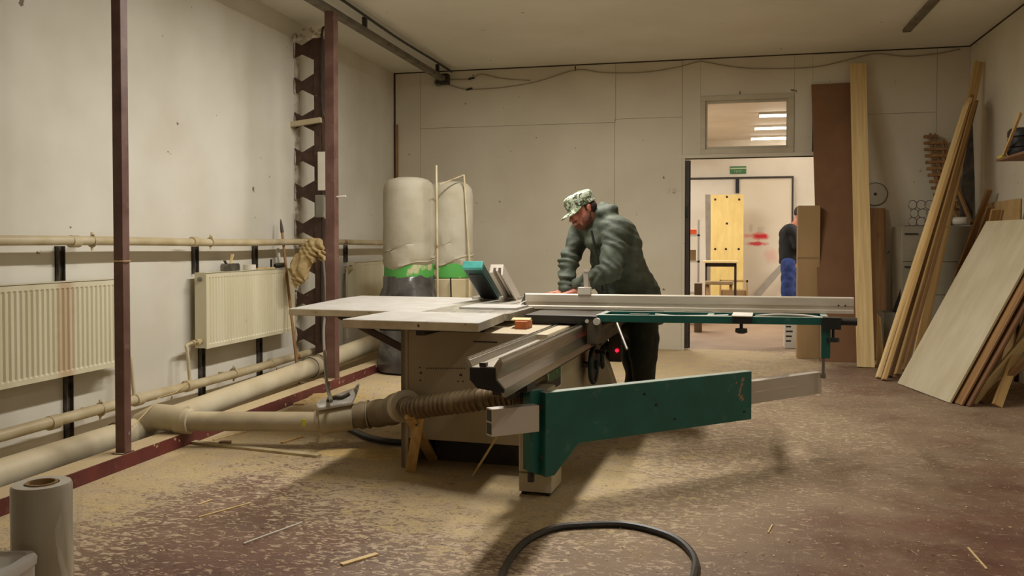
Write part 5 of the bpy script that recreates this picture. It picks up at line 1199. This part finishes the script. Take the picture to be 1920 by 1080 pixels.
# wire coils on the cabinet
wr = thing('wire_rack', 'rack of round wire coils standing on top of the drawer cabinet', 'rack', (2.1, 10.25, zt))
for i in range(3):
    for j in range(3):
        q = on(1711+i*16+(j % 2)*3, 384+j*16, 1, 10.2+i*.02); R_ = .048
        if q.z-R_ < zt: q.z = zt+R_+.004
        lathe_ring(R_, .0045, q, (.3*(i-1), 1, 0), 20, 5).build('wire_coil', STEEL, wr)
m = MB(); m.box(2.05, 2.30, 10.17, 10.32, zt+.004, zt+.010); m.build('base', STEEL, wr)
zc_ = zt+.005
props(MB().box(2.36, 2.50, 10.2, 10.4, zc_, zc_+.12).build('carton', CARD, bevel=.003), 'small brown carton on top of the drawer cabinet behind the planks', 'box')
m = MB(); m.cyl(V(2.5, 10.30, zc_+.05), V(2.66, 10.15, zc_+.05), .045, 16); m.cyl(V(2.5, 10.3, zc_+.05), V(2.48, 10.32, zc_+.05), .015, 8); props(m.build('white_roll', WHITE, smooth=True), 'white rolled material lying on the drawer cabinet near the corner', 'roll')
props(MB().cyl(V(2.28, 10.24, zc_+.035), V(2.40, 10.16, zc_+.035), .03, 14).build('white_bottle', WHITE, smooth=True), 'small white bottle lying on the drawer cabinet beside the wire coils', 'bottle')
# toothed wooden combs
def comb(p0, p1, w0, w1, n, label):
    t = thing('wooden_comb', label, 'wooden comb', tuple(p0)); p0 = Vector(p0); p1 = Vector(p1)
    dv = p1-p0; x = V(1, 0, 0); cur = []
    for i in range(n):
        s = (i+.5)/n; c = p0+dv*s+V(-.04*math.sin(s*math.pi), 0, 0); wdt_ = w0+(w1-w0)*s*s*(1 if s < .8 else .8)
        MB().bar(c-x*wdt_/2, c+x*wdt_/2, dv.length/n*.42, .03, (0, 1, 0) if False else dv.normalized()).build('tooth', PINED, t)
    m = MB(); m.tube([p0+V(-.0, .015, 0), p0+dv*.5+V(-.04, .015, 0), p1+V(0, .015, 0)], [.02, .024, .014], 6); m.build('spine', PINED, t)
    m = MB(); m.tube([p0+V(w0*.3, .015, 0), p0+dv*.5+V(w0*.3-.03, .015, 0), p1+V(w1*.3, .015, 0)], [.012, .014, .01], 6); m.build('spine', PINED, t)
qa = on(1775, 395, 1, 10.5); qb = on(1745, 250, 1, 10.62); comb(qa, qb, .16, .15, 12, 'large toothed wooden comb leaning on the wall above the cabinet')
qa = on(1792, 395, 1, 10.45); qb = on(1768, 262, 1, 10.6); comb(qa, qb, .10, .08, 11, 'narrow toothed wooden comb behind the large one above the cabinet')
m = MB(); m.bar(on(1800, 420, 1, 10.35), on(1762, 330, 1, 10.6), .03, .03); props(m.build('batten', PINED), 'short brown batten crossing on top of the cabinet', 'batten')
m = MB(); m.bar(on(1822, 420, 1, 10.3), on(1775, 300, 1, 10.6), .035, .03); props(m.build('batten', PINED), 'longer brown batten crossing on the cabinet nearer the corner', 'batten')
board('slab', on(1812, 415, 1, 10.4), on(1822, 212, 1, 10.6), (1, 0, 0), .12, .03, DARK2, 'black slab standing in the corner behind the long planks', 'slab')
# the long bundle leaning into the corner
tops = [((1646, 708), (1812, 195), PINEL), ((1657, 712), (1818, 186), PINE), ((1669, 706), (1822, 180), PINED), ((1681, 702), (1826, 196), PINE), ((1695, 694), (1830, 190), PINED)]
labs = ['first of the long planks leaning into the corner, counted from the tall pale plank', 'second of the long planks leaning into the corner, its foot nearest the camera', 'darker plank in the middle of the corner bundle', 'narrow pine plank behind the middle one in the corner bundle', 'dark thin plank hidden between its neighbours in the corner bundle']
for i, ((bx, by), (tx, ty), mt) in enumerate(tops):
    p0 = fl(bx, by, .012); p1 = on(tx, ty, 0, 2.50+.045*i)
    board('plank', p0, p1, (0, 1, 0), .085-.006*(i % 3), .032, mt, labs[i], 'plank')
board('plank', fl(1716, 688, .012), on(1836, 116, 0, 2.74), _R, .095, .032, PINE, 'longest and widest pine plank leaning into the corner, its tip highest', 'plank')
# battens in the middle, between bundle and sheets
for (bx, by), (tx, ty), w_, th_, mt, lb in (((1735, 672), (1855, 356), .055, .03, PINED, 'rough edged batten leaning on the right wall between bundle and plywood'),
    ((1757, 676), (1858, 388), .075, .03, PINED, 'wide brown plank leaning behind the big plywood sheet'),
    ((1800, 680), (1868, 392), .09, .03, PINE, 'pale plank leaning behind the top corner of the plywood sheet')):
    p0 = fl(bx, by-4, .01); p1 = on(tx, ty, 0, 2.70)
    board('plank', p0, p1, _R, w_, th_, mt, lb, 'plank')
# a pale panel on the right wall behind
q0 = on(1858, 440, 0, 2.78); q1 = on(1912, 372, 0, 2.78)
board('wall_sheet', Vector((2.745, q0.y-.35, 0.0)), Vector((2.785, q0.y-.35, q1.z)), (0, 1, 0), 1.0, .018, mat('tan_panel', (196, 164, 112), (180, 148, 98), .7), 'tan sheet leaning flat against the right wall behind the plywood', 'sheet')
# stack of sheets, the front one big and pale
fb0 = fl(1684, 720); fb1 = fl(1782, 757)
be = (fb1-fb0); sw = be.length; be.normalize()
def sheet(off, slide, width, height, topx, th_, m, label, z0=.004):
    n_ = V(-be.y, be.x, 0);  n_ = n_ if n_.x > 0 else -n_
    p0 = fb0 + be*slide + n_*off; c = p0 + be*width/2; c.z = z0
    dxx = topx; up = n_*dxx + V(0, 0, math.sqrt(max(.01, height*height-dxx*dxx))); up.normalize()
    return board('plywood_sheet', c, c+up*height, be, width, th_, m, label, 'sheet', bevel=.001)
print('sheet dims', sw, fb0, fb1)
sheet(0, 0, sw, 1.70, .80, .018, PLY, 'large pale plywood sheet at the front of the leaning stack')
sheet(.045, .10, sw, 1.66, .775, .016, PINED, 'plywood sheet directly behind the large pale one')
sheet(.085, .14, sw, 1.58, .752, .016, FIBRE, 'brown sheet third in the leaning plywood stack')
sheet(.125, .18, sw-.1, 1.62, .73, .014, PLY, 'thin pale sheet fourth in the leaning stack')
sheet(.165, .22, sw-.2, 1.45, .70, .016, FIBRE, 'dark sheet fifth in the leaning stack')
nn = V(-be.y, be.x, 0); nn = nn if nn.x > 0 else -nn
for i, (bx, by, tx, ty, w_, th_, mt, lb) in enumerate(((1822, 757, 1990, 560, .075, .03, PINEL, 'pale plank among the edges at the near side of the sheet stack'), (1842, 757, 2010, 590, .06, .03, PINED, 'dark plank beside the pale one at the near side of the sheet stack'), (1869, 764, 1965, 500, .075, .03, PINE, 'light pine plank nearest the camera at the end of the stack'))):
    p0 = fl(bx, by-3, .012); p1 = on(tx, ty, 0, 2.73); p0.x -= 0
    board('plank', p0, p1, _R, w_, th_, mt, lb, 'plank')
for (bx, by, tx, ty, w_, th_, mt, lb) in ((1895, 560, 1930, 380, .05, .03, PINED, 'short plank end showing above the sheet stack at the right wall'), (1905, 560, 1950, 390, .06, .03, PINE, 'second plank end above the sheet stack at the right wall')):
    p1 = on(tx, ty, 0, 2.76); p0 = Vector((2.35, p1.y-.1, .01)); board('plank', p0, p1, (0, 1, 0), w_, th_, mt, lb, 'plank')
# shelf on the right wall
q = on(1867, 301, 2, 2.14)
sh = thing('wall_shelf', 'small wooden shelf on the right wall holding a black tool', 'shelf', (2.65, 8.0, 2.03))
sx = q.x; 
MB().box(2.45, XR, 7.5, 8.52, 2.035, 2.055).build('shelf_board', FIBRE, sh)
MB().box(XR-.03, XR, 8.74, 8.78, 1.42, 2.035).build('bracket', DARK, sh); MB().box(XR-.30, XR, 7.9, 7.92, 2.01, 2.035).build('bracket', DARK, sh)
tl = thing('black_case', 'ribbed black drum or motor standing on the wall shelf', 'tool', (2.64, 8.12, 2.055))
m = MB(); c_ = V(2.62, 8.37, 2.056); m.lathe([(.0, 0), (.10, 0), (.12, .03), (.12, .07), (.11, .08), (.12, .09), (.12, .16), (.11, .17), (.12, .18), (.12, .22), (.10, .25), (0, .255)], c_, 28); m.build('drum', DARK, tl, smooth=True)
props(MB().bar(V(2.475, 8.40, 2.068), V(2.485, 8.0, 2.39), .025, .02).build('batten', PINE), 'batten leaning on the black drum on the wall shelf', 'batten')
props(MB().box(2.455, 2.50, 8.38, 8.50, 2.0555, 2.08).build('yellow_block', mat('yellow_plastic', (190, 176, 60)), bevel=.004), 'small yellow block at the end of the wall shelf', 'block')
# ceiling batten lamp, unlit
a = on(1700, 60, 2, ZC-.03); b = on(1765, 0, 2, ZC-.03)
props(MB().box(a.x-.04, a.x+.04, a.y-2.6, a.y, ZC-.035, ZC).build('ceiling_batten', GALV, bevel=.004), 'narrow unlit batten fitting on the ceiling near the right wall', 'lamp')
# drooping cables along the back wall
yw = YB-.012
def wallcable(pts, label): return cable('wall_cable', [on(x, y, 1, yw) for x, y in pts], .006, mat('grey_cable', (150, 136, 108)), label, sub=6)
wallcable([(830, 149), (860, 149), (884, 148), (903, 139), (940, 147), (995, 151)], 'upper thin cable from the junction box, clipped and drooping to the panel')
wallcable([(832, 156), (870, 167), (900, 167), (950, 163), (1010, 152), (1080, 131), (1130, 136), (1200, 136), (1260, 128), (1315, 114)], 'long cable drooping from the junction box to above the transom')
wallcable([(1315, 115), (1380, 126), (1440, 129), (1525, 126), (1580, 115), (1640, 101), (1700, 106), (1760, 100), (1800, 92)], 'cable sagging along the wall top above the transom to the corner')
for px, py, lb in ((884, 147, 'upper'), (880, 167, 'lower')):
    q = on(px, py, 1, yw); props(MB().bar(q+V(-.04, 0, -.008), q+V(.04, 0, .008), .025, .018).build('cable_connector', DARK2, bevel=.004), 'dark connector joining the '+lb+' cable beside the junction box', 'connector')
q = on(1079, 130, 1, YB-.01); m = MB(); m.bar(q+V(0, 0, -.02), q+V(0, 0, .04), .012, .012); m.build('hook', DARK2, wb)
# rod in the left corner and pipe
props(MB().box(XL+.03, XL+.06, YB-.03, YB-.004, 1.2, 2.86).build('corner_lath', PINED), 'thin brown lath standing in the far left corner above the dust bag', 'lath')

# ================================================================== FOREGROUND
C0 = at(78, 905, 1.78)
wt = thing('film_roll', 'upright roll of clear stretch film with brown core at the lower left corner', 'film roll', (C0.x, C0.y, .42))
R0 = .0575; zt = C0.z
m = MB(); m.lathe([(.030, .42), (R0-.001, .42), (R0, .424), (R0, zt-.006), (R0-.003, zt), (.034, zt), (.031, zt-.004), (.030, .42)], (C0.x, C0.y, 0), 64); m.build('film', FILM, wt, smooth=True)
m = MB(); m.lathe([(.0255, .425), (.0300, .425), (.0300, zt+.002), (.0255, zt+.002), (.0255, .425)], (C0.x, C0.y, 0), 40); m.build('core', CARD, wt, smooth=True)
# loose tail of film
m = MB(); vs = []; n = 14; kz = 18
for i in range(kz):
    z = .50+(zt-.53)*i/(kz-1)
    for j in range(n):
        s = j/(n-1); q = C0+_R*(R0*.98+s*.022)+_F*(-.02+.03*math.sin(s*3+i*.35)+.008*math.sin(i*1.3+j)); vs.append((q.x, q.y, z+.004*math.sin(j*2+i)))
fs = [(i*n+j, i*n+j+1, (i+1)*n+j+1, (i+1)*n+j) for i in range(kz-1) for j in range(n-1)]
m.add(vs, fs)
clf = bpy.data.materials.new('clear_film'); clf.use_nodes = True; b5 = clf.node_tree.nodes['Principled BSDF']; b5.inputs['Base Color'].default_value = lin((230, 222, 205)); b5.inputs['Roughness'].default_value = .08; b5.inputs['Alpha'].default_value = .16; b5.inputs['Specular IOR Level'].default_value = .9
m.build('film_tail', clf, wt, smooth=True)
T0 = at(-34, 1058, 1.62)
tb_ = thing('plastic_tub', 'milky plastic container with rounded lid at the lower left edge', 'container', (T0.x, T0.y, .42))
zt2 = T0.z
def rrect(w_, h_, r, n=6):
    out = []
    for cx_, cy2, a0 in ((w_-r, h_-r, 0), (-w_+r, h_-r, 90), (-w_+r, -h_+r, 180), (w_-r, -h_+r, 270)):
        for i in range(n+1):
            a = math.radians(a0+90*i/n); out.append((cx_+r*math.cos(a), cy2+r*math.sin(a)))
    return out
def loft(levels, c):
    m = MB(); n = len(levels[0][0]); vs = []
    for poly, z in levels: vs += [Vector((c.x, c.y, z))+_R*u+Vector((-_R.y, _R.x, 0))*v for u, v in poly]
    k = len(levels); fs = [(i*n+j, i*n+(j+1) % n, (i+1)*n+(j+1) % n, (i+1)*n+j) for i in range(k-1) for j in range(n)]
    return m.add(vs, fs+[tuple(range(n-1, -1, -1)), tuple((k-1)*n+j for j in range(n))])
loft([(rrect(.062, .072, .02), .42), (rrect(.066, .078, .024), zt2-.05), (rrect(.066, .078, .024), zt2-.02)], T0).build('tub_body', TUB, tb_, smooth=True)
loft([(rrect(.069, .081, .026), zt2-.022), (rrect(.070, .082, .026), zt2-.010), (rrect(.066, .078, .024), zt2-.002), (rrect(.055, .066, .02), zt2), (rrect(.052, .063, .02), zt2-.005)], T0).build('lid', TUB, tb_, smooth=True)
ft = thing('side_table', 'low wooden table standing below the edge of view under the film roll', 'table', (-1.3, 1.3, 0))
tc = at(60, 905, 1.75)
MB().box(-1.65, -1.0, 1.0, 1.66, .395, .42).build('table_top', PINE, ft, bevel=.003)
for x in (-1.62, -1.07):
    for y in (1.03, 1.58): MB().box(x, x+.04, y, y+.04, 0, .395).build('leg', PINE, ft)
# black air hose on the floor
hp_ = [fl(925, 1130, .016), fl(945, 1070, .016), fl(962, 1040, .016), fl(990, 1012, .016), fl(1040, 990, .016), fl(1100, 984, .016), fl(1165, 983, .016), fl(1220, 993, .016), fl(1270, 1012, .016), fl(1300, 1042, .016), fl(1302, 1075, .016), fl(1280, 1130, .016)]
cable('black_hose', hp_, .0155, RUBBER, 'thick black rubber hose curving over the floor in the foreground', 'hose', 10)
# battens lying on the floor
def stick(a, b, w_, th_, m, label, cat='stick'):
    p0 = fl(*a); p1 = fl(*b); p0.z = p1.z = th_/2+.001
    return props(MB().bar(p0, p1, th_, w_, (0, 0, 1)).build('wood_strip', m), label, cat)
stick((343, 829), (598, 857), .05, .014, mat('dusty_board', (198, 182, 146), (178, 158, 118), .8), 'long dusty board lying flat on the floor before the duct', 'board')
stick((457, 1021), (567, 981), .008, .006, WHITE, 'thin white strip lying on the red floor in the foreground')
stick((372, 971), (470, 944), .009, .005, PINEL, 'pale thin strip lying on the red floor behind the white one')
stick((640, 1060), (707, 1040), .026, .006, PINEL, 'short flat pale strip on the floor in front of the saw')
stick((371, 947), (398, 938), .010, .004, PINEL, 'tiny pale strip on the floor near the sawdust edge')
stick((528, 832), (566, 820), .018, .010, PINE, 'small pine strip lying in the sawdust before the duct')
stick((412, 834), (432, 834), .045, .022, PINED, 'short dark edged wood block lying in sawdust beside the duct')
stick((400, 826), (470, 808), .012, .006, PINEL, 'slim strip in the sawdust under the branch duct')
stick((1440, 1000), (1448, 985), .006, .004, PINEL, 'short pale sliver on the red floor right of the black hose')
stick((1815, 1028), (1850, 1068), .008, .004, PINEL, 'thin reddish sliver on the floor at the lower right')
stick((478, 790), (560, 745), .03, .012, PINE, 'narrow board lying in sawdust behind the branch duct', 'board')
stick((560, 760), (590, 735), .09, .012, PINEL, 'short wide board lying in sawdust behind the branch duct', 'board')
# wood shavings: far too many to count, real chips lying on the floor
def chips():
    r_ = random.Random(11); m = MB(); n = 0
    while n < 4200:
        x = r_.uniform(-3.25, 2.3); y = r_.uniform(2.3, 8.2)
        i = int((x-XL)/(XR-XL)*(nx-1)); j = int((y-YF)/(YB+.15-YF)*(ny-1)); d = D1[i, j]
        if r_.random() > .08+d*.8: continue
        n += 1; L_ = r_.uniform(.003, .013); w_ = r_.uniform(.001, .0035); a = r_.uniform(0, 6.28); c, s = math.cos(a), math.sin(a); z = .0015+r_.random()*.003
        m.add([(x-c*L_, y-s*L_, z), (x-s*w_, y+c*w_, z+.004*r_.random()), (x+c*L_, y+s*L_, z+.003*r_.random()), (x+s*w_, y-c*w_, z)], [(0, 1, 2, 3)])
    o = m.build('wood_shavings', mat('shavings', (216, 192, 146), (190, 160, 112), .85, scale=3), kind='stuff', origin=(0, 0, 0))
    props(o, 'pale wood shavings scattered over the red floor', 'sawdust')
chips()
# heaps of sawdust at the foot of the machine
def heap(c, r, h, label):
    m = MB(); n = 26; k = 9; vs = [(c[0], c[1], h)]; fs = []; ph = r*17
    for i in range(1, k+1):
        s = i/k
        for j in range(n):
            a = 2*math.pi*j/n; rr_ = r*s*(1+.16*math.sin(3*a+ph)+.09*math.sin(5*a+ph*2)); vs.append((c[0]+rr_*math.cos(a)*1.4, c[1]+rr_*math.sin(a)*.7, max(0, h*(.5+.5*math.cos(math.pi*s))*(1+.1*math.sin(a*4+s*6)))))
    for j in range(n): fs.append((0, 1+j, 1+(j+1) % n))
    for i in range(k-1):
        for j in range(n): fs.append((1+i*n+j, 1+(i+1)*n+j, 1+(i+1)*n+(j+1) % n, 1+i*n+(j+1) % n))
    m.add(vs, fs); o = m.build('sawdust_heap', mat('sawdust', (204, 176, 120), (186, 156, 102), .95, scale=24, bump=.5, bscale=120), kind='stuff', smooth=True, origin=(c[0], c[1], 0)); props(o, label, 'sawdust')
heap(fl(690, 850)[:2], .22, .018, 'low sawdust heap beside the wooden trestle')
heap(fl(600, 745)[:2], .3, .03, 'low sawdust heap against the red beam behind the duct')
